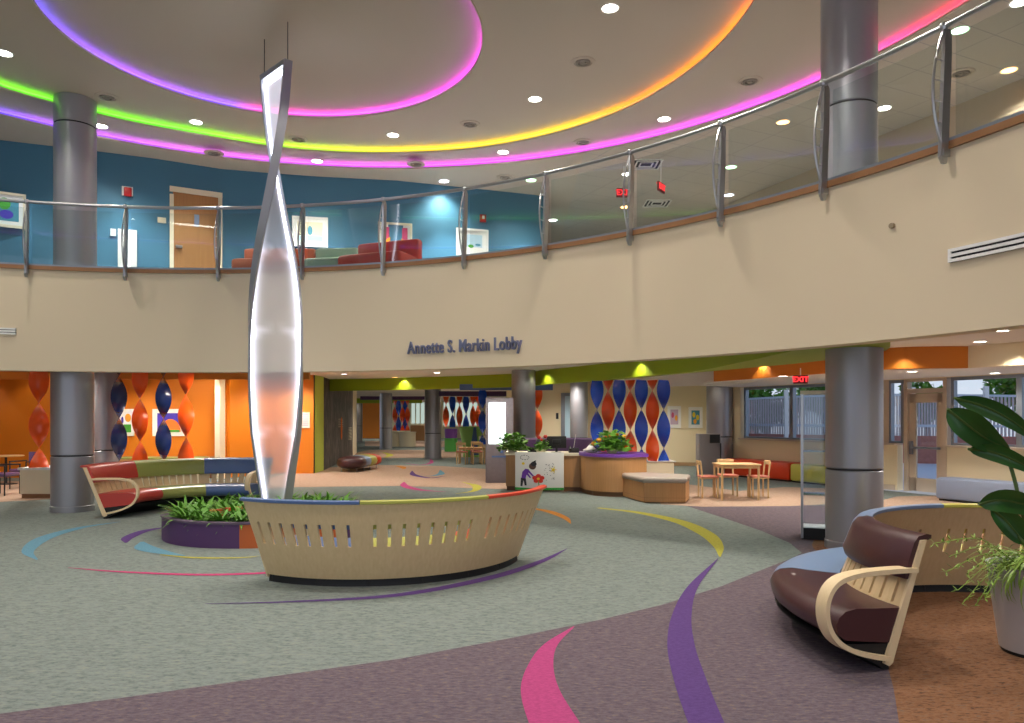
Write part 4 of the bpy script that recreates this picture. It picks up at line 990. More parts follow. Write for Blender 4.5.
    for k in range(n + 1):
        a = math.radians(A0_ + (A1_ - A0_) * (k * .96 + .02 * n) / n); r = f(.0)
        b = MB(); b.lathe((c[0] + r * math.cos(a), c[1] + r * math.sin(a), 0), [(.02, 0), (.02, .03), (.012, .09)], 10); b.build('foot', M['black'], T)
    return T
bench((-1.6, 9.2), 1.67, -1, [(236.5, 274, 'v_blue'), (274, 312, 'v_lime'), (312, 351, 'v_red')], 'curved slotted birch bench seen from behind with blue, lime and red top', nslot=8)
bench((-5.2, 12.9), 1.65, -1, [(193, 154, 'v_brick'), (154, 115, 'v_green'), (115, 76, 'v_blue')], 'curved bench facing the planter with red, olive and blue cushions', nslot=9)
bench((4.2, 5.55), 1.75, 1, [(197, 157, 'v_plum'), (157, 99, 'v_steelblue'), (99, 45, 'v_yellow')], 'curved bench at right with maroon, grey blue and yellow cushions and birch armrest', cut=.09, nslot=8)
bpy.data.objects

# ------------------------------------------------------------------ pot at right with big leaved plant and spider plant
PX = Vector((3.80, 5.4, 0))
pt = thing('plant_pot', 'tall tapered grey metal pot at the right edge beside the bench', 'plant pot', PX)
b = MB(); b.lathe(PX, [(.25, .03), (.33, .62), (.335, .635), (.31, .635), (.3, .56)], 40, caps=False); b.build('pot_wall', mat('pot_metal', rgb(196, 196, 198), .38, .4), pt)
b = MB(); b.lathe(PX, [(.235, 0), (.24, .035)], 32); b.build('foot_ring', M['black'], pt)
b = MB(); b.lathe(PX, [(.01, .57), (.31, .56), (.3, .5)], 24, caps=False); b.build('soil', M['soil'], pt)
def bigleaf(base, path, wmax, parent, m='leaf2', tilt=0.0, fold=.25):
    P = smoothcurve(path, 5); n = len(P); b = MB(); vs = []
    for i, p in enumerate(P):
        t = (P[min(i + 1, n - 1)] - P[max(i - 1, 0)]).normalized(); sd = t.cross(Vector((0, -1, .15))).normalized()
        if sd.z < 0: sd = -sd
        sd = (sd * math.cos(tilt) + Vector((0, -1, 0)) * math.sin(tilt)).normalized()
        s_ = i / (n - 1); w_ = wmax * (math.sin(PI * min(1, s_ ** .75)) ** .8 if 0 < s_ < 1 else .02); nn = t.cross(sd)
        vs += [p - sd * w_ / 2 + nn * w_ * fold, p - sd * w_ / 4 + nn * w_ * fold * .35, p, p + sd * w_ / 4 + nn * w_ * fold * .35, p + sd * w_ / 2 + nn * w_ * fold]
    fs = []
    for i in range(n - 1):
        for j in range(4): fs.append((5 * i + j, 5 * i + j + 1, 5 * i + j + 6, 5 * i + j + 5))
    b.add(vs, fs); b.build('leaf', M[m], parent, ang=70)
    b = MB(); b.tube([p + Vector((0, -.003, 0)) for p in P[:-2]], [.009 * (1 - k / n) + .002 for k in range(len(P) - 2)], 5); b.build('midrib', M['stem'], parent)
bp0 = PX + Vector((.0, .0, .56))
BPl = thing('bird_of_paradise_plant', 'tall plant with broad dark paddle leaves in the grey metal pot', 'plant', bp0)
D = 5.2
for path, wd, tl in (([at(954, 398, D), at(985, 407, D), at(1015, 423, D), at(1045, 448, D + .1)], .13, .35),
                     ([at(947, 409, D - .1), at(966, 424, D - .1), at(988, 440, D), at(1010, 449, D + .1)], .2, .4),
                     ([at(968, 449, D), at(992, 452, D), at(1020, 463, D), at(1050, 480, D + .1)], .12, .3),
                     ([at(990, 508, D), at(1005, 520, D), at(1018, 535, D), at(1028, 545, D)], .16, .2),
                     ([at(978, 504, D - .1), at(1000, 500, D - .1), at(1030, 506, D), at(1055, 515, D)], .16, .2)):
    bigleaf(bp0, path, wd, BPl, tilt=tl)
for path in ([bp0, at(1024, 520, D), at(1014, 478, D), at(1005, 450, D)], [bp0 + Vector((.05, 0, 0)), at(1055, 500, D), at(1062, 454, D + .1)], [bp0 + Vector((-.03, .02, 0)), at(1026, 548, D), at(1018, 536, D)], [bp0 + Vector((.05, -.05, 0)), at(1060, 540, D), at(1056, 515, D)], [bp0 + Vector((.03, .05, 0)), at(1060, 520, D), at(1052, 480, D)]):
    b = MB(); b.tube(smoothcurve(path, 6), .012, 6); b.build('stalk', M['stem'], BPl)
sp_ = leafy('spider_plant', 220, .52, .02, 2.9, 'leaf3', 5, 1.0); sp_.data.transform(Matrix.Translation(sp_.location)); sp_.location = PX + Vector((-.06, -.1, .6))
tag(sp_, 'spider plant with thin pale leaves spilling over the grey pot', 'plant')
# trailing runners with plantlets
b = MB(); rd = random.Random(9)
for tx, ty, tz in (at(935, 543, 4.9), at(946, 572, 4.9), at(958, 590, 4.8), at(950, 556, 5.0), at(968, 572, 4.8), at(975, 606, 4.9), at(962, 604, 4.85), at(985, 598, 4.85)):
    s0 = PX + Vector((-.2, -.15, .62)); e = Vector((tx, ty, tz)); mid = (s0 + e) / 2 + Vector((0, 0, .12)); P = smoothcurve([s0, mid, e], 6); b.tube(P, .003, 4)
    for q in P[4:]:
        for k in range(5):
            a = rd.uniform(0, 6.28); d = Vector((math.cos(a) * .05, math.sin(a) * .03, rd.uniform(-.03, .04))); sd = d.cross(Vector((0, 0, 1))).normalized() * .006
            b.add([q, q + d * .5 + sd, q + d, q + d * .5 - sd], [(0, 1, 2, 3)])
b.build('runner', M['leaf3'], sp_).matrix_parent_inverse = Matrix()

# ------------------------------------------------------------------ display case
W_, Dp, ht = 1.0, .42, 2.06; ra = -.37
RC = Matrix.Rotation(ra, 3, 'Z'); CO = Vector((4.03, 10.42, 0)) + RC @ Vector((W_ / 2, Dp / 2, 0))
dc = thing('display_case', 'tall glass display case with metal posts behind the right column', 'display case', CO)
def cb(x, y, z, sz, n, m): b = MB(); b.box(CO + RC @ Vector((x, y, z)), sz, ra); b.build(n, m, dc)
cb(0, 0, .08, (W_, Dp, .16), 'plinth', M['black'])
for x in (-W_ / 2, W_ / 2):
    for y in (-Dp / 2, Dp / 2): cb(x, y, ht / 2 + .01, (.035, .035, ht - .02), 'post', M['steel2'])
cb(0, 0, ht - .02, (W_ + .05, Dp + .05, .05), 'top', M['cream'])
sg_ = glassmat('shelf_glass', (.8, .9, .92, 1), ior=1.8)
for z in (.165, .62, 1.22): cb(0, 0, z, (W_ - .03, Dp - .03, .012), 'shelf', sg_ if z > .2 else M['white'])
for (x, y, sx_, sy) in ((0, -Dp / 2, W_ - .04, .008), (0, Dp / 2, W_ - .04, .008), (-W_ / 2, 0, .008, Dp - .04), (W_ / 2, 0, .008, Dp - .04)): cb(x, y, ht / 2 + .06, (sx_, sy, ht - .2), 'glass_pane', M['wglass'])

# ------------------------------------------------------------------ twists
def twist(x, y, z0, z1, zc, L, wd, m, label, group, name='hanging_twist'):
    """ribbon: crossing (edge-on) at zc and every L"""
    b = MB(); n = max(16, int((z1 - z0) / L * 20)); rings = []
    for i in range(n + 1):
        z = z0 + (z1 - z0) * i / n; a = PI / 2 + PI * (z - zc) / L; va = math.atan2(x, y); U = Vector((math.cos(a - va), math.sin(a - va), 0)); V = Vector((-U.y, U.x, 0)) * .006; c = Vector((x, y, z)); k = []
        for q in (-1, -.5, 0, .5, 1): k.append(c + U * wd / 2 * q + V)
        for q in (1, .5, 0, -.5, -1): k.append(c + U * wd / 2 * q - V)
        rings.append(k)
    b.loft(rings); o = b.build(name, M[m], ang=60); tag(o, label, 'hanging ribbon', group); return o
# left single one on the white cabinet
x = (39 - CX) / F * 15.7
twist(x, 15.7, .645, 2.97, zof(403, 15.7), .94, .37, 't_orange', 'orange red twisted ribbon standing on the cabinet at far left', None)
b_ = thing('low_cabinet', 'low cream cabinet with white top left of the large column', 'cabinet', (x + .05, 16.05, 0))
b = MB(); b.box((x + .1, 16.05, .34), (1.0, .7, .5)); b.build('body', M['cream'], b_)
b = MB(); b.box((x + .1, 16.05, .045), (.96, .64, .09)); b.build('plinth', M['wallcap'], b_)
b = MB(); b.box((x + .1, 16.05, .615), (1.06, .76, .05)); b.build('top', M['white'], b_)
GL = 'twisted ribbons in front of the orange wall'
for px, m, yc, lb in ((119, 't_navy', 418, 'leftmost navy twisted ribbon half hidden by the thin column'), (140, 't_orange', 399, 'orange red twisted ribbon between two navy ones'), (163.5, 't_navy', 419, 'navy twisted ribbon in front of the rainbow picture'), (186, 't_orange', 395, 'rightmost orange red twisted ribbon before the orange wall')):
    twist((px - CX) / F * 16.8, 16.8, .645, 2.97, zof(yc, 16.8), .95, .335, m, lb, None)
b_ = thing('low_cabinet', 'low cream cabinet under the navy and orange ribbons behind the back bench', 'cabinet', (-7.98, 17.1, 0))
b = MB(); b.box((-7.98, 17.1, .34), (1.86, .6, .5)); b.build('body', M['cream'], b_)
b = MB(); b.box((-7.98, 17.1, .045), (1.8, .54, .09)); b.build('plinth', M['wallcap'], b_)
b = MB(); b.box((-7.98, 17.1, .615), (1.9, .66, .05)); b.build('top', M['white'], b_)
OWL = [(-17, 21), (-8.0, 21)]
picture(118.5, 134.5, 409, 436, 'framed picture of a yellow sun over green between the ribbons', OWL, art=(('c', .15, .2, .5, .36, 'a_sun'), ('r', .1, -.25, .6, .34, 'a_green'), ('c', -.3, .1, .2, .3, 'a_violet')))
picture(153, 184.5, 409, 436, 'framed picture of an orange hill under a violet sky', OWL, art=(('r', 0, .0, .8, .8, 'a_violet'), ('h', .08, -.4, .72, 1.1, 'a_or'), ('r', .1, -.36, .6, .1, 'a_green')))
bw = thing('wall_bench', 'low wooden bench with lime cushion along the orange wall', 'bench', (-9.5, 20.6, 0))
b = MB(); b.box((-9.55, 20.65, .3), (2.5, .55, .5)); b.box((-9.55, 20.9, .56), (2.6, .08, .1)); b.build('body', M['oak'], bw)
b = MB(); b.box((-9.55, 20.6, .57), (2.3, .45, .06), bev=.02); b.build('cushion', M['v_green'], bw)
picture(299.5, 310, 412, 428, 'cream notice board with rows of text on the orange wall end', [(-7.2, 22.5), (-5.98, 22.6)], art=tuple(('r', 0, .35 - .14 * k, .8, .05, 'a_lil') for k in range(6)), framec='cream', fw=.02, name='notice_board')
wallbox(297, 301, 430, 434, .02, 'card_holder', 'white', 'small white card holder under the notice board', 'card holder', W=[(-7.2, 22.5), (-5.98, 22.6)])
# reception screen
GS = 'ribbons of the screen behind the reception desk'
for i in range(7):
    px = 597 + i * 11.1; blue = i % 2 == 0
    yc = 409.5 if blue else 391
    twist((px - CX) / F * 18.3, 18.3, .63, 2.6, zof(yc + (i - 3) * .0, 18.3), .95, .32, 't_blue' if blue else 't_orange', ('blue' if blue else 'orange') + ' twisted ribbon, ' + ('first', 'second', 'third', 'fourth', 'fifth', 'sixth', 'seventh')[i] + ' from the left in the screen behind reception', GS)
b_ = thing('low_cabinet', 'low cream cabinet carrying the blue and orange ribbon screen', 'cabinet', (3.0, 18.55, 0))
b = MB(); b.box((2.95, 18.55, .3), (2.0, .6, .6), bev=.04); b.build('body', M['cream'], b_); b = MB(); b.box((2.95, 18.55, .615), (2.08, .68, .03), bev=.012); b.build('top', M['white'], b_)
# far clusters
for i, (px, c, d) in enumerate(((395, 'o', 44), (398.5, 'b', 43.6), (402.5, 'o', 44), (405.5, 'b', 44.4), (407.5, 'o', 44))):
    twist((px - CX) / F * d, d, .9, 2.66, zof(416 if c == 'b' else 406, d), 1.05, .3, 't_blue' if c == 'b' else 't_orange', 'far ' + ('blue' if c == 'b' else 'orange') + ' twisted ribbon above the white drum cabinets', 'ribbons of the far corridor cluster')
for px, w_, lb in ((394, .7, 'left'), (406.5, 1.0, 'right')):
    b = MB(); xx = (px - CX) / F * 43; b.lathe((xx, 43.2, 0), [(w_ / 2, 0), (w_ / 2, .78), (w_ / 2 + .03, .78), (w_ / 2 + .03, .84), (.01, .85)], 28); tag(b.build('drum_cabinet', M['cream']), lb + ' round cream cabinet under the far ribbon cluster', 'cabinet')
for i, (px, c) in enumerate(((446, 'o'), (452.5, 'b'), (459.5, 'o'), (466, 'b'), (473, 'o'), (478, 'o'), (482.5, 'n'))):
    d = 33 if c != 'n' else 30
    twist((px - CX) / F * d, d, 1.25 if c != 'n' else .6, 2.6 if c != 'n' else 2.9, zof({'o': 405, 'b': 414, 'n': 409, }[c], d), 1.0, .28 if c != 'n' else .34, {'o': 't_orange', 'b': 't_blue', 'n': 't_blue'}[c], {'o': 'orange', 'b': 'blue', 'n': 'dark blue'}[c] + ' twisted ribbon hanging over the far green counters', 'ribbons over the far green counters')
twist((537.2 - CX) / F * 24, 24, .6, 2.97, zof(409, 24), .95, .34, 't_orange', 'orange twisted ribbon just right of the reception column', None)
# far bright windows
M['daywin'] = emat('day_lit_glass', (.75, .92, .82, 1), .5)
def farwin(n, x0, x1, y0, y1, d):
    a_, c_ = at(x0, y1, d), at(x1, y0, d)
    w_ = bpy.data.objects.new('window_%d' % n, None); COL.objects.link(w_); w_.location = ((a_.x + c_.x) / 2, d, a_.z); w_['kind'] = 'structure'
    b = MB(); b.box(((a_.x + c_.x) / 2, d, (a_.z + c_.z) / 2), (c_.x - a_.x, .02, c_.z - a_.z)); b.build('pane', M['daywin'], w_)
    b = MB(); k = 3
    for i in range(k + 1): b.box((a_.x + (c_.x - a_.x) * i / k, d - .03, (a_.z + c_.z) / 2), (.08, .05, c_.z - a_.z + .08))
    for z in (a_.z, c_.z): b.box(((a_.x + c_.x) / 2, d - .03, z), (c_.x - a_.x, .05, .08))
    b.build('window_frame', M['cream'], w_)
farwin(4, 411, 425, 402, 424, 57); farwin(5, 443, 478, 402, 426, 48)
b = MB(); xx = (418 - CX) / F * 54; b.box((xx, 54, .55), (1.0, .6, 1.1)); tag(b.build('far_counter', M['oak']), 'far wooden counter in front of the bright window', 'counter')
# far counters purple/green
p = (451 - CX) / F * 37; b_ = thing('far_counter', 'far round counter, purple over green, left of the green counter', 'counter', (p, 37, 0))
b = MB(); b.lathe((p, 37, 0), [(.32, 0), (.32, .62), (.34, .66)], 24); b.build('lower_drum', mat('counter_green', rgb(80, 170, 80), .6), b_)
b = MB(); b.lathe((p, 37, 0), [(.3, .66), (.32, 1.12), (.1, 1.13)], 24); b.build('upper_drum', M['purple'], b_)
p = (472 - CX) / F * 32; b_ = thing('far_counter', 'far flared green counter with a blue wedge', 'counter', (p, 32, 0))
b = MB(); b.lathe((p, 32, 0), [(.38, 0), (.4, .5), (.56, 1.28), (.1, 1.3)], 28); b.build('body', mat('counter_sage', rgb(136, 184, 96), .6), b_)
b = MB(); b.add([(p - .08, 31.55, .1), (p + .3, 31.6, .1), (p + .2, 31.42, 1.27), (p + .1, 31.42, 1.27)], [(0, 1, 2, 3)]); b.build('wedge_panel', M['v_blue'], b_)
b = MB(); b.box((p + .75, 31.2, .45), (.8, .5, .9), bev=.02); tag(b.build('cream_box', M['cream']), 'cream box cabinet right of the far green counter', 'cabinet')

# ------------------------------------------------------------------ kids tables and chairs
def make_table(loc, label, w_=.84, d_=.66, h=.74):
    t = thing('play_table', label, 'table', loc); L = Vector(loc)
    b = MB(); b.box(L + Vector((0, 0, h - .015)), (w_, d_, .03), bev=.012); b.build('tabletop', M['tablewood'], t)
    b = MB()
    for (x, y, lx, ly) in ((0, d_ / 2 - .06, w_ - .1, .02), (0, -d_ / 2 + .06, w_ - .1, .02), (w_ / 2 - .06, 0, .02, d_ - .12), (-w_ / 2 + .06, 0, .02, d_ - .12)): b.box(L + Vector((x, y, h - .06)), (lx, ly, .06))
    b.build('apron', M['tablewood'], t)
    for sx_ in (-1, 1):
        for sy in (-1, 1):
            P = L + Vector((sx_ * (w_ / 2 - .05), sy * (d_ / 2 - .05), 0)); b = MB(); b.tube([P, P + Vector((0, 0, h - .03))], [.022, .026], 10); b.build('leg', M['tablewood'], t)
    return t
def make_chair(loc, label):
    t = thing('play_chair', label, 'chair', loc); L = Vector(loc)
    b = MB(); b.box(L + Vector((0, 0, .45)), (.38, .38, .035), bev=.015); b.build('seat', M['v_salmon'], t)
    b = MB(); b.box(L + Vector((0, 0, .42)), (.34, .34, .03)); b.build('seat_frame', M['tablewood'], t)
    for sx_ in (-1, 1):
        for sy, h in ((-1, .43), (1, .78)):
            P = L + Vector((sx_ * .16, sy * .16, 0)); b = MB(); b.tube([P, P + Vector((0, .0, h * .55)), P + Vector((0, .04 if sy > 0 else 0, h))], .019, 8); b.build('leg', M['tablewood'], t)
    b = MB(); b.box(L + Vector((0, .2, .74)), (.37, .022, .09), bev=.01); b.build('backrest', M['tablewood'], t)
    return t
M['v_salmon'] = mat('seat_salmon', rgb(196, 118, 100), .6)
tc0 = Vector(((737 - CX) / F * 15.5, 15.55, 0))
make_table(tc0, 'light wood play table in front of the orange red bench')
ch = make_chair((0, 0, 0), 'light wood play chair with salmon seat on the left side of the table'); ch.location = tc0 + Vector((-.52, .25, 0)); ch.rotation_euler = (0, 0, PI / 2)
copy_tree(ch, tc0 + Vector((.0, .62, 0)), 0)['label'] = 'light wood play chair with salmon seat behind the table'
copy_tree(ch, tc0 + Vector((.55, .3, 0)), -PI / 2)['label'] = 'light wood play chair with salmon seat on the right side of the table'
tf = Vector(((472 - CX) / F * 27.2, 27.4, 0))
make_table(tf, 'far low wood table beside the screen kiosk', 1.0, .6, .6)
copy_tree(ch, tf + Vector((-.35, -.35, 0)), PI * .95)['label'] = 'far wooden chair at the left front of the low table'
copy_tree(ch, tf + Vector((.2, -.4, 0)), PI * 1.05)['label'] = 'far wooden chair at the right front of the low table'
copy_tree(ch, tf + Vector((.1, .45, 0)), 0)['label'] = 'far wooden chair behind the low table'
# purple armchairs at far left
def armchair(loc, rz, label):
    t = thing('armchair', label, 'chair', (0, 0, 0))
    b = MB(); b.box((0, 0, .44), (.5, .5, .08), bev=.03); b.build('seat', M['v_purple'], t)
    b = MB(); b.sweep([(0, .5), (.04, .5), (.04, .86), (0, .86)], (0, 0), 50, 130, lambda u: .27 + u, 12); b.build('backrest', M['v_purple'], t)
    for sx_ in (-1, 1):
        for sy in (-1, 1):
            b = MB(); b.tube([(sx_ * .25, sy * .22, 0), (sx_ * .25, sy * .22, .42 if sy > 0 else .64)], .015, 8); b.build('leg', M['dark'], t)
        b = MB(); b.box((sx_ * .26, 0, .65), (.045, .46, .03), bev=.01); b.build('armrest', M['dark'], t)
    t.location = loc; t.rotation_euler = (0, 0, rz); return t
armchair(Vector(((-4 - CX) / F * 16.2, 16.4, 0)), PI * .5, 'purple armchair with black frame cut by the left edge')
a_ = armchair(Vector(((21 - CX) / F * 17.6, 17.8, 0)), -.3, 'purple armchair with black frame behind the low cream cabinet')
tb = thing('round_table', 'small round wood table between the purple armchairs', 'table', ((6 - CX) / F * 19, 19, 0))
L = tb.location.copy(); b = MB(); b.lathe(L, [(.38, .7), (.4, .715), (.38, .73), (.01, .73)], 32); b.build('tabletop', M['tablewood'], tb)
b = MB(); b.tube([L + Vector((0, 0, .02)), L + Vector((0, 0, .7))], .03, 10); b.build('pedestal', M['dark'], tb); b = MB(); b.lathe(L, [(.25, 0), (.25, .015), (.04, .03)], 24); b.build('foot_plate', M['dark'], tb)

# cushion benches
def cube_bench(s0px, s1px, A_, B_, dep, h, m, label, name='cushion_bench'):
    A_ = Vector(A_); B_ = Vector(B_); ang = math.atan2(B_.y - A_.y, B_.x - A_.x); L = (B_ - A_).length; n = Vector((-math.sin(ang), math.cos(ang))); mid = (A_ + B_) / 2 + n * dep / 2
    t = thing(name, label, 'bench', (mid.x, mid.y, 0))
    b = MB(); b.box((mid.x, mid.y, h / 2 + .02), (L, dep, h - .04), ang, bev=.05); b.build('cushion_block', M[m], t)
    b = MB(); b.box((mid.x, mid.y, .02), (L - .1, dep - .1, .04), ang); b.build('base', M['black'], t)
cube_bench(0, 0, (6.16, 21.8), (7.22, 19.62), .55, .5, 'v_orange', 'orange red cushioned block bench under the back windows')
cube_bench(0, 0, (7.25, 19.58), (8.05, 17.94), .5, .48, 'v_yellow', 'lime yellow cushioned block bench seen through the display case')
cube_bench(0, 0, (8.63, 15.3), (10.2, 12.2), .5, .47, 'v_grey', 'grey blue cushioned block bench along the right windows')
# kiosk in back corner
k0 = Vector(((709 - CX) / F * 21.5, 21.6, 0)); t = thing('grey_kiosk', 'grey free standing cabinet with a small black display by the corner column', 'kiosk', k0)
b = MB(); b.box(k0 + Vector((-.0, 0, .61)), (.62, .4, 1.22), bev=.02); b.build('cabinet', M['greymet'], t)
b = MB(); b.box(k0 + Vector((.13, -.24, 1.08)), (.28, .06, .24), bev=.01); b.build('display', M['dark'], t)
b = MB(); b.box(k0 + Vector((.3, -.1, .5)), (.02, .3, .9)); b.build('side_panel', M['dark'], t)
BKr = [(-.2, 26.79), (7.5, 25.99)]
picture(667.5, 681, 406, 428, 'white framed pink flower print on the beige back wall', BKr, art=(('r', 0, 0, .74, .78, 'a_lil'), ('c', -.15, .1, .25, .3, 'a_pink'), ('c', .18, -.05, .25, .3, 'a_sun')), fw=.05)
picture(688.5, 702.5, 407, 428, 'white framed yellow and teal flower print left of the corner column', BKr, art=(('r', 0, 0, .74, .78, 'a_teal'), ('c', -.15, .15, .28, .3, 'a_yel'), ('c', .18, 0, .28, .3, 'a_yel'), ('c', -.05, -.22, .28, .28, 'a_sun')), fw=.05)
wallbox(556, 558.5, 413, 419, .03, 'wall_phone', 'dark', 'small dark wall device beside the narrow doorway', 'wall device', W=BKr)
d3 = bpy.data.objects.new('door_3', None); COL.objects.link(d3); d3.location = (1.95, 26.6, 0); d3['kind'] = 'structure'
wallbox(561, 573, 393, 465, .05, 'door_frame', 'alu', parent=d3, W=BKr); wallbox(565, 571.5, 396, 465, .03, 'pane', 'daywin2' if 'daywin2' in M else M['a_sky'], parent=d3, W=BKr, off=.05)

# pill shaped ottomans
t = thing('segmented_ottoman', 'row shaped ottoman with maroon, pale blue, lime and red segments in the corridor', 'ottoman', (-5.0, 23.8, 0))
q0, q1 = Vector((-5.02, 23.2, 0)), Vector((-4.72, 25.0, 0)); dq = (q1 - q0).normalized(); nq = Vector((-dq.y, dq.x, 0)); Lq = 2.2
def pill(s0, s1, m, r0=0, r1=0):
    b = MB(); rings = []; steps = []
    N_ = 6
    if r0: steps += [(s0 + .34 * (1 - math.cos(PI / 2 * k / N_)), max(.03, math.sin(PI / 2 * k / N_))) for k in range(N_ + 1)]
    else: steps += [(s0, .97), (s0 + .03, 1)]
    if r1: steps += [(s1 - .34 * (1 - math.cos(PI / 2 * k / N_)), max(.03, math.sin(PI / 2 * k / N_))) for k in range(N_, -1, -1)]
    else: steps += [(s1 - .03, 1), (s1, .97)]
    for s_, k in steps:
        c = q0 + dq * s_ + Vector((0, 0, .29)); rings.append([c + nq * (.43 * k * math.cos(2 * PI * j / 20)) * 1 + Vector((0, 0, .2 * k ** .6 * math.copysign(abs(math.sin(2 * PI * j / 20)) ** .7, math.sin(2 * PI * j / 20)))) for j in range(20)])
    b.loft(rings); b.build('cushion_segment', M[m], t, ang=60)
pill(-.3, .35, 'v_plum', 1, 0); pill(.36, .8, 'v_steelblue'); pill(.81, 1.35, 'v_lime'); pill(1.36, 2.0, 'v_red', 0, 1)
for s_ in (-.05, .55, 1.1, 1.75):
    for sd in (-.25, .25):
        c = q0 + dq * s_ + nq * sd; b = MB(); b.tube([c, c + Vector((0, 0, .13))], .015, 6); b.build('leg', M['steel2'], t)

# kiosk with bright screen
kx = Vector(((499.5 - CX) / F * 19.4, 19.45, 0)); t = thing('screen_kiosk', 'tall grey kiosk with bright white vertical screen left of reception', 'kiosk', kx)
b = MB(); b.box(kx + Vector((0, 0, 1.1)), (.72, .22, 2.2), 0, bev=.015); b.build('body', M['grey'], t)
b = MB(); b.box(kx + Vector((-.06, -.118, 1.54)), (.44, .012, 1.08)); b.build('screen', M['screen'], t)
b = MB(); b.box(kx + Vector((.0, -.115, .68)), (.4, .006, .045)); b.box(kx + Vector((.05, -.115, .8)), (.09, .006, .06)); b.build('blue_lettering', M['v_blue'], t)

# ------------------------------------------------------------------ reception desk
ds = thing('reception_desk', 'wooden reception desk with purple counter top and drawn front panel', 'reception desk', (.9, 16.8, 0))
M['oakp'] = M['oak']
deskf = [(-.13, 17.35), (.0, 17.3), (1.25, 17.25), (1.55, 17.0)]
b = MB(); b.prism([(-.14, 17.35), (1.05, 17.2), (1.62, 17.05), (1.75, 18.2), (-.1, 18.3)], .1, .82); b.build('desk_body', M['oak'], ds, smooth=False)
b = MB(); b.prism([(-.12, 17.4), (1.62, 17.12), (1.72, 18.1), (-.08, 18.2)], 0, .1); b.build('kick_plate', mat('kick', rgb(120, 84, 54), .6), ds, smooth=False)
b = MB(); b.prism([(-.17, 17.31), (1.62, 17.0), (1.78, 18.24), (-.12, 18.34)], .82, .87); b.build('counter_top', M['cream'], ds, smooth=False)
# curved part
cp = [Vector((x_, y_, 0)) for x_, y_ in ((1.55, 17.0), (1.62, 16.55), (1.8, 16.2), (2.1, 15.98), (2.45, 15.95), (2.9, 16.15))]
cps = smoothcurve(cp, 6)
poly = [(p.x, p.y) for p in cps] + [(3.0, 17.3), (1.6, 17.4)]
b = MB(); b.prism(poly, .1, .84); b.build('curved_front', M['oak'], ds, ang=25)
b = MB(); b.prism([(p[0] + (.03 if p[1] > 16.3 else .0), p[1] + .03) for p in poly], 0, .1); b.build('kick_plate', mat('kick2', rgb(120, 84, 54), .6), ds, ang=25)
cc = Vector((2.2, 16.7)); b = MB(); b.prism([(cc.x + (p[0] - cc.x) * 1.05, cc.y + (p[1] - cc.y) * 1.05) for p in poly], .84, .9); b.build('purple_counter', M['purple'], ds, ang=25)
b = MB()
for p in cps[::3]: b.box((p.x, p.y - .004, .47), (.006, .012, .7), math.atan2(p.y - cc.y, p.x - cc.x) + PI / 2)
# drawn panel
pa_ = at(515, 490, 17.15); pb_ = at(564, 491, 17.0)
pw = thing('drawn_panel', 'white desk panel with a child drawing of a boy bending to a red flower', 'sign panel', ((pa_.x + pb_.x) / 2, 17.08, .05))
ang = math.atan2(pb_.y - pa_.y, pb_.x - pa_.x); cP = Vector(((pa_.x + pb_.x) / 2, (pa_.y + pb_.y) / 2 - .02, .47)); WP, HP = pb_.x - pa_.x, .86
b = MB(); b.box(cP, (WP, .03, HP), ang, bev=.006); b.build('panel', M['white'], pw)
R3 = Matrix.Rotation(ang, 3, 'Z')
b = MB(); lay = [0]
def dpt(u, v, k): return cP + R3 @ Vector(((u - .5) * WP, -.018 - .0008 * k, (.5 - v) * HP))
def blob(pts, m): lay[0] += 1; P = [dpt(u, v, lay[0]) for u, v in pts]; b.add(P, [tuple(range(len(P)))], M[m])
def ell(u, v, ru, rv, m, n=16): blob([(u + ru * math.cos(2 * PI * i / n), v + rv * math.sin(2 * PI * i / n)) for i in range(n)], m)
def stroke(p, q, w0, w1, m):
    d = Vector((q[0] - p[0], q[1] - p[1])); nn = Vector((-d.y, d.x)).normalized()
    blob([(p[0] + nn.x * w0, p[1] + nn.y * w0), (q[0] + nn.x * w1, q[1] + nn.y * w1), (q[0] - nn.x * w1, q[1] - nn.y * w1), (p[0] - nn.x * w0, p[1] - nn.y * w0)], m)
blob([(0.0, .93), (.3, .95), (.6, .94), (1, .93), (1, .995), (0, .995)], 'a_grass')
stroke((.15, .68), (.13, .9), .03, .02, 'a_blk'); stroke((.19, .68), (.22, .88), .03, .02, 'a_blk')
blob([(.13, .68), (.15, .52), (.21, .44), (.28, .45), (.28, .54), (.23, .62), (.22, .7)], 'a_shirt'); stroke((.26, .48), (.38, .64), .025, .015, 'a_shirt'); stroke((.22, .52), (.32, .68), .025, .015, 'a_shirt')
ell(.36, .37, .075, .09, 'a_skin'); ell(.385, .31, .06, .065, 'a_blk'); stroke((.38, .28), (.43, .22), .03, .01, 'a_blk')
for k in range(5): ell(.48 + .075 * math.cos(k * 1.257 - 1.57), .7 + .07 * math.sin(k * 1.257 - 1.57), .055, .055, 'a_red')
ell(.48, .7, .03, .03, 'a_yel'); stroke((.48, .76), (.5, .93), .008, .008, 'a_grass')
for k in range(5): a = k * 1.257; stroke((.79, .46), (.79 + .07 * math.cos(a), .46 + .09 * math.sin(a)), .02, .003, 'a_yel')
ell(.17, .3, .03, .035, 'a_yel')
for k in range(10): a = k * .63; stroke((.2 + .09 * math.cos(a), .14 + .06 * math.sin(a)), (.2 + .09 * math.cos(a + .4), .14 + .06 * math.sin(a + .4)), .006, .006, 'a_blk')
rd = random.Random(4)
for k in range(26): ell(.6 + .22 * rd.random(), .27 + .5 * rd.random(), .008, .009, 'a_blk', 8)
b.build('drawing', None, pw, smooth=False)
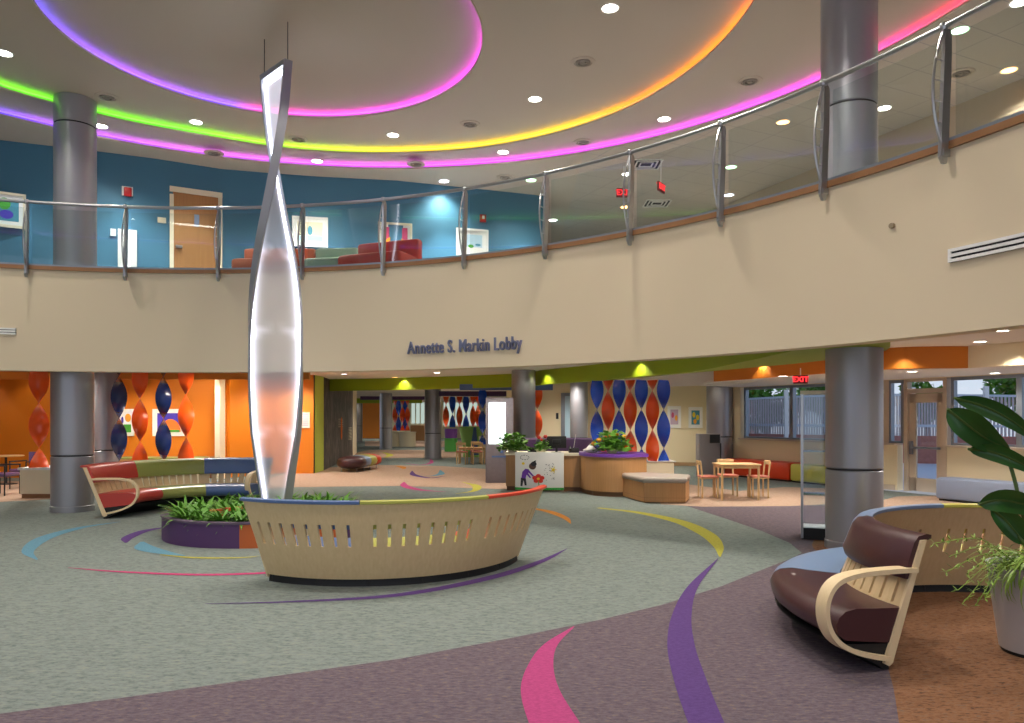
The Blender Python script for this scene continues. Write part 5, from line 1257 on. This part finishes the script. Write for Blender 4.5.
# desk bench with cushion
pts = [(2.55, 15.15), (2.62, 14.75), (3.42, 14.72), (3.75, 15.5), (2.95, 16.2)]
db = thing('corner_seat', 'angular wooden corner seat with taupe cushion at the end of the reception desk', 'bench', (3.1, 15.4, 0))
seatp = [(2.36, 15.96), (2.6, 14.78), (3.4, 14.7), (3.66, 15.5), (2.9, 16.12)]
b = MB(); b.prism(seatp, .02, .4); b.build('base', M['oak'], db, smooth=False)
b = MB(); b.prism([(3.05 + (x - 3.05) * 1.004, 15.35 + (y - 15.35) * 1.004) for x, y in seatp], .105, .112); b.build('reveal_line', M['wallcap'], db, smooth=False)
b = MB(); rr_ = []
for z, s_ in ((.4, .99), (.42, 1.04), (.47, 1.05), (.5, 1.03), (.515, .96)): rr_.append([Vector((3.05 + (x - 3.05) * s_, 15.35 + (y - 15.35) * s_, z)) for x, y in seatp])
b.loft(rr_); b.build('cushion', M['v_taupe'], db, ang=50)
# purple settee behind the desk
st_ = thing('curved_settee', 'purple high backed settee behind the reception desk', 'settee', (1.2, 19.6, 0))
b = MB(); b.sweep([(0, .1), (.18, .1), (.16, 1.12), (.1, 1.16), (.02, 1.12)], (1.2, 18.2), 40, 140, lambda u: 1.35 + u, 24); b.build('backrest', M['v_purple'], st_)
b = MB(); b.sweep([(-.5, .1), (0, .1), (0, .45), (-.46, .45), (-.5, .4)], (1.2, 18.2), 42, 138, lambda u: 1.34 + u, 24); b.build('seat', M['v_purple'], st_)
# monitor, phone, shell
p = at(556.5, 452, 17.6); p.z = .87; t = thing('computer_monitor', 'black computer monitor seen from behind on the reception desk', 'monitor', p)
b = MB(); b.box(p + Vector((0, 0, .24)), (.46, .04, .28), .05, bev=.01); b.box(p + Vector((0, -.03, .24)), (.2, .05, .12), .05, bev=.01); b.build('screen_housing', M['dark'], t)
b = MB(); b.box(p + Vector((0, 0, .08)), (.05, .04, .16)); b.lathe(p, [(.12, 0), (.12, .012), (.02, .02)], 20); b.build('stand', M['dark'], t)
p = at(574, 456, 17.5); p.z = .87; t = thing('desk_phone', 'black desk phone between monitor and purple counter', 'phone', p)
b = MB(); b.loft([[p + Vector((x_, y_, z_)) for x_, y_, z_ in ((-.12, -.1, 0), (.12, -.1, 0), (.12, .12, 0), (-.12, .12, 0))], [p + Vector((x_, y_, z_)) for x_, y_, z_ in ((-.12, -.08, .03), (.12, -.08, .03), (.12, .1, .11), (-.12, .1, .11))]]); b.build('body', M['dark'], t)
b = MB(); b.tube([p + Vector((-.09, -.07, .07)), p + Vector((-.09, .0, .1)), p + Vector((-.09, .09, .13))], [.026, .016, .026], 8); b.build('handset', M['dark'], t)
b = MB(); b.tube([p + Vector((.0, .1, .1)), p + Vector((.05, .1, .42))], .005, 5); b.build('antenna', M['white'], t)
p = at(590.5, 457, 16.8); p.z = .9; b = MB(); b.lathe(p, [(.09, 0), (.16, .03), (.17, .07), (.1, .1), (.05, .16), (.01, .2)], 18); tag(b.build('white_dish', M['white']), 'white ceramic dish at the left end of the purple counter', 'dish')
p = at(535, 452, 17.7); p.z = .87; b = MB(); b.box(p + Vector((0, 0, .06)), (.34, .24, .12), .1, bev=.02); tag(b.build('desk_printer', M['dark']), 'low black device behind the drawn panel on the desk', 'printer')
# desk plants
def bushy(loc, n, L_, W_, m, label, seed, pot=None, flowers=None, name='potted_plant', r=.13, ph_=.08):
    loc = Vector(loc); t = thing(name, label, 'plant', loc)
    b = MB(); b.lathe(loc, [(r * .7, 0), (r, ph_), (r * .9, ph_), (r * .85, ph_ - .02), (.01, ph_ - .025)], 20); b.build('pot', pot or M['cream'], t)
    rd = random.Random(seed); b = MB()
    for k in range(n):
        a = rd.uniform(0, 2 * PI); el = rd.uniform(-.1, 1.3); d = Vector((math.cos(a) * math.cos(el), math.sin(a) * math.cos(el), math.sin(el)))
        q = loc + Vector((0, 0, ph_)) + d * rd.uniform(.3, 1) * L_; q.z = max(q.z, loc.z + rd.uniform(0, .12))
        a2 = rd.uniform(0, 2 * PI); u = Vector((math.cos(a2), math.sin(a2), rd.uniform(-.5, .5))).normalized(); v = u.cross(Vector((rd.uniform(-1, 1), rd.uniform(-1, 1), 1))).normalized(); w_ = W_ * rd.uniform(.7, 1.2)
        b.add([q - u * w_, q - u * .3 * w_ + v * .5 * w_, q + u * .4 * w_ + v * .4 * w_, q + u * w_, q + u * .4 * w_ - v * .4 * w_, q - u * .3 * w_ - v * .5 * w_], [(0, 1, 2, 3, 4, 5)])
    b.build('foliage', M[m], t, smooth=False)
    if flowers:
        b = MB()
        for k, (x_, y_, z_, r_) in enumerate(flowers): b.lathe(loc + Vector((x_, y_, z_)), [(.002, -r_), (r_ * .8, -r_ * .5), (r_, 0), (r_ * .7, r_ * .6), (.002, r_ * .7)], 10)
        b.build('flowers', flowers_m[0], t)
    return t
flowers_m = [M['a_red']]
p = at(513, 455, 17.5); p.z = .87
bushy(p + Vector((.0, 0, 0)), 330, .4, .08, 'leaf', 'bushy bright green plant at the left end of the reception desk', 1)
p = at(541, 452, 17.45); p.z = .87
bushy(p, 130, .25, .055, 'leaf', 'small green plant with red flowers behind the drawn panel', 2, flowers=((-.05, -.05, .36, .05), (.1, -.05, .38, .05), (.02, 0, .3, .04)))
p = at(612, 458, 16.5); p.z = .9; flowers_m = [M['a_sun']]
bushy(p, 420, .46, .08, 'leaf', 'wide bushy plant with yellow blooms on the purple counter', 3, flowers=((-.3, -.1, .3, .06), (.25, -.1, .38, .05), (.1, -.1, .42, .04), (-.4, 0, .22, .06)))

# ------------------------------------------------------------------ outside
b = MB(); b.prism([(6.9, 23), (13.2, 9.6), (60, 0), (60, 60), (12, 60)], -.12, -.02); struct(b.build('floor_patio', mat('patio', rgb(196, 198, 204), .8, var=.1), smooth=False))
cxs = Vector((16.5, 16.5)); 
fn = thing('slatted_screen', 'curved screen of vertical metal slats on a brick wall outside the windows', 'fence', (14, 26, 0))
AP = smoothcurve([Vector((x_, y_, 0)) for x_, y_ in ((8.2, 36), (10.5, 31), (13.5, 28.5), (17, 27), (21, 24.5), (24, 21))], 20)
N_ = len(AP)
topz = lambda s_: 2.3 + .2 * math.sin(PI * s_ * 1.3) 
rings = []
b = MB(); b.loft([[Vector((p.x, p.y, -.02)), Vector((p.x + .1, p.y + .25, -.02)), Vector((p.x + .1, p.y + .25, 1.0)), Vector((p.x, p.y, 1.0))] for p in AP]); b.build('brick_base', mat('brick_wall', rgb(176, 118, 106), .8, var=.3, vscale=8), fn)
b = MB(); b.loft([[Vector((p.x, p.y, 1.32)), Vector((p.x, p.y + .06, 1.32)), Vector((p.x, p.y + .06, 1.42)), Vector((p.x, p.y, 1.42))] for p in AP])
b.loft([[Vector((p.x, p.y, topz(i / N_))), Vector((p.x, p.y + .08, topz(i / N_))), Vector((p.x, p.y + .08, topz(i / N_) + .08)), Vector((p.x, p.y, topz(i / N_) + .08))] for i, p in enumerate(AP)]); b.build('rails', mat('screen_metal', rgb(205, 212, 222), .5), fn)
b = MB()
for i in range(0, N_ - 1):
    for t_ in (0, .5):
        p = AP[i].lerp(AP[i + 1], t_); b.box((p.x, p.y + .04, (1.0 + topz(i / N_)) / 2), (.07, .04, topz(i / N_) - 1.0), .3)
sl_ = b.build('slats', mat('slat_metal', rgb(196, 186, 186), .6), fn); sl_['kind'] = 'stuff'
for i in range(0, N_, 12): p = AP[i]; b = MB(); b.box((p.x, p.y - .1, 1.4), (.14, .14, 2.8)); b.build('post', M['white'], fn)
def tree(x, y, h, r, seed, label, m='leaf'):
    t = thing('tree', label, 'tree', (x, y, 0)); rd = random.Random(seed); b = MB(); b.tube([(x, y, -.05), (x + .1, y, h * .5), (x, y, h * .75)], [.16, .12, .06], 8); b.build('trunk', M['wallcap'], t)
    b = MB()
    cl = [(rd.uniform(-r, r) * .6, rd.uniform(-r, r) * .6, h - r + rd.uniform(-r, r) * .6, r * rd.uniform(.4, .65)) for _ in range(9)]
    for k in range(1700):
        c = cl[k % 9]; v = Vector((rd.gauss(0, 1), rd.gauss(0, 1), rd.gauss(0, 1))).normalized() * c[3] * rd.uniform(.75, 1.05); q = Vector((x + c[0], y + c[1], c[2])) + v
        u = Vector((rd.gauss(0, 1), rd.gauss(0, 1), rd.gauss(0, .6))).normalized() * .17; w_ = u.cross(Vector((rd.gauss(0, 1), rd.gauss(0, 1), 1))).normalized() * .1
        b.add([q - u, q + w_, q + u, q - w_], [(0, 1, 2, 3)])
    b.build('crown', M[m], t, smooth=False)
tree(12.2, 36, 4.2, 1.7, 1, 'leafy tree outside the left window pane'); tree(15.8, 38, 4.4, 1.6, 2, 'leafy tree outside between window mullions'); tree(21.6, 32, 4.6, 1.4, 3, 'leafy tree outside the right window'); tree(18.2, 33.0, 3.3, 1.0, 4, 'low tree outside behind the glazed door'); tree(24.5, 29.5, 4.4, 1.5, 5, 'tree outside at the right edge of the right window')

# ------------------------------------------------------------------ room shell behind the view, general lighting
b = MB(); b.wall([(-17, -3), (-17, 8.2)], 0, ZEX + .4, -.1); struct(b.build('wall_side_left', M['fascia']))
b = MB(); b.wall([(13.9, -3), (13.9, 9)], 0, ZEX + .4, .1); struct(b.build('wall_side_right', M['fascia']))
# downlights nearer the camera (continuing the grid of the atrium ceiling, above the view)
for i, (x, y) in enumerate(((-6, 7.5), (-2.5, 6.5), (1.2, 6.5), (-8.5, 9.5), (3.2, 8.2), (-4, 3), (0, 2.5), (4, 3.5), (-9, 4), (-2, 9.6), (1.2, 10.0))):
    z = ZIN if inpoly(x, y, RG['inn'][1]) else ZMI if inpoly(x, y, RG['mid'][1]) else ZOU if inpoly(x, y, RG['out'][1]) else ZEX
    p = Vector((x, y, z)); fixture(p, .11, M['lamp_w'], 'white round downlight in the atrium ceiling above the frame', group='atrium downlights above the view')
    lamp(p - Vector((0, 0, .03)), 400, .12, spot=125, blend=.8)
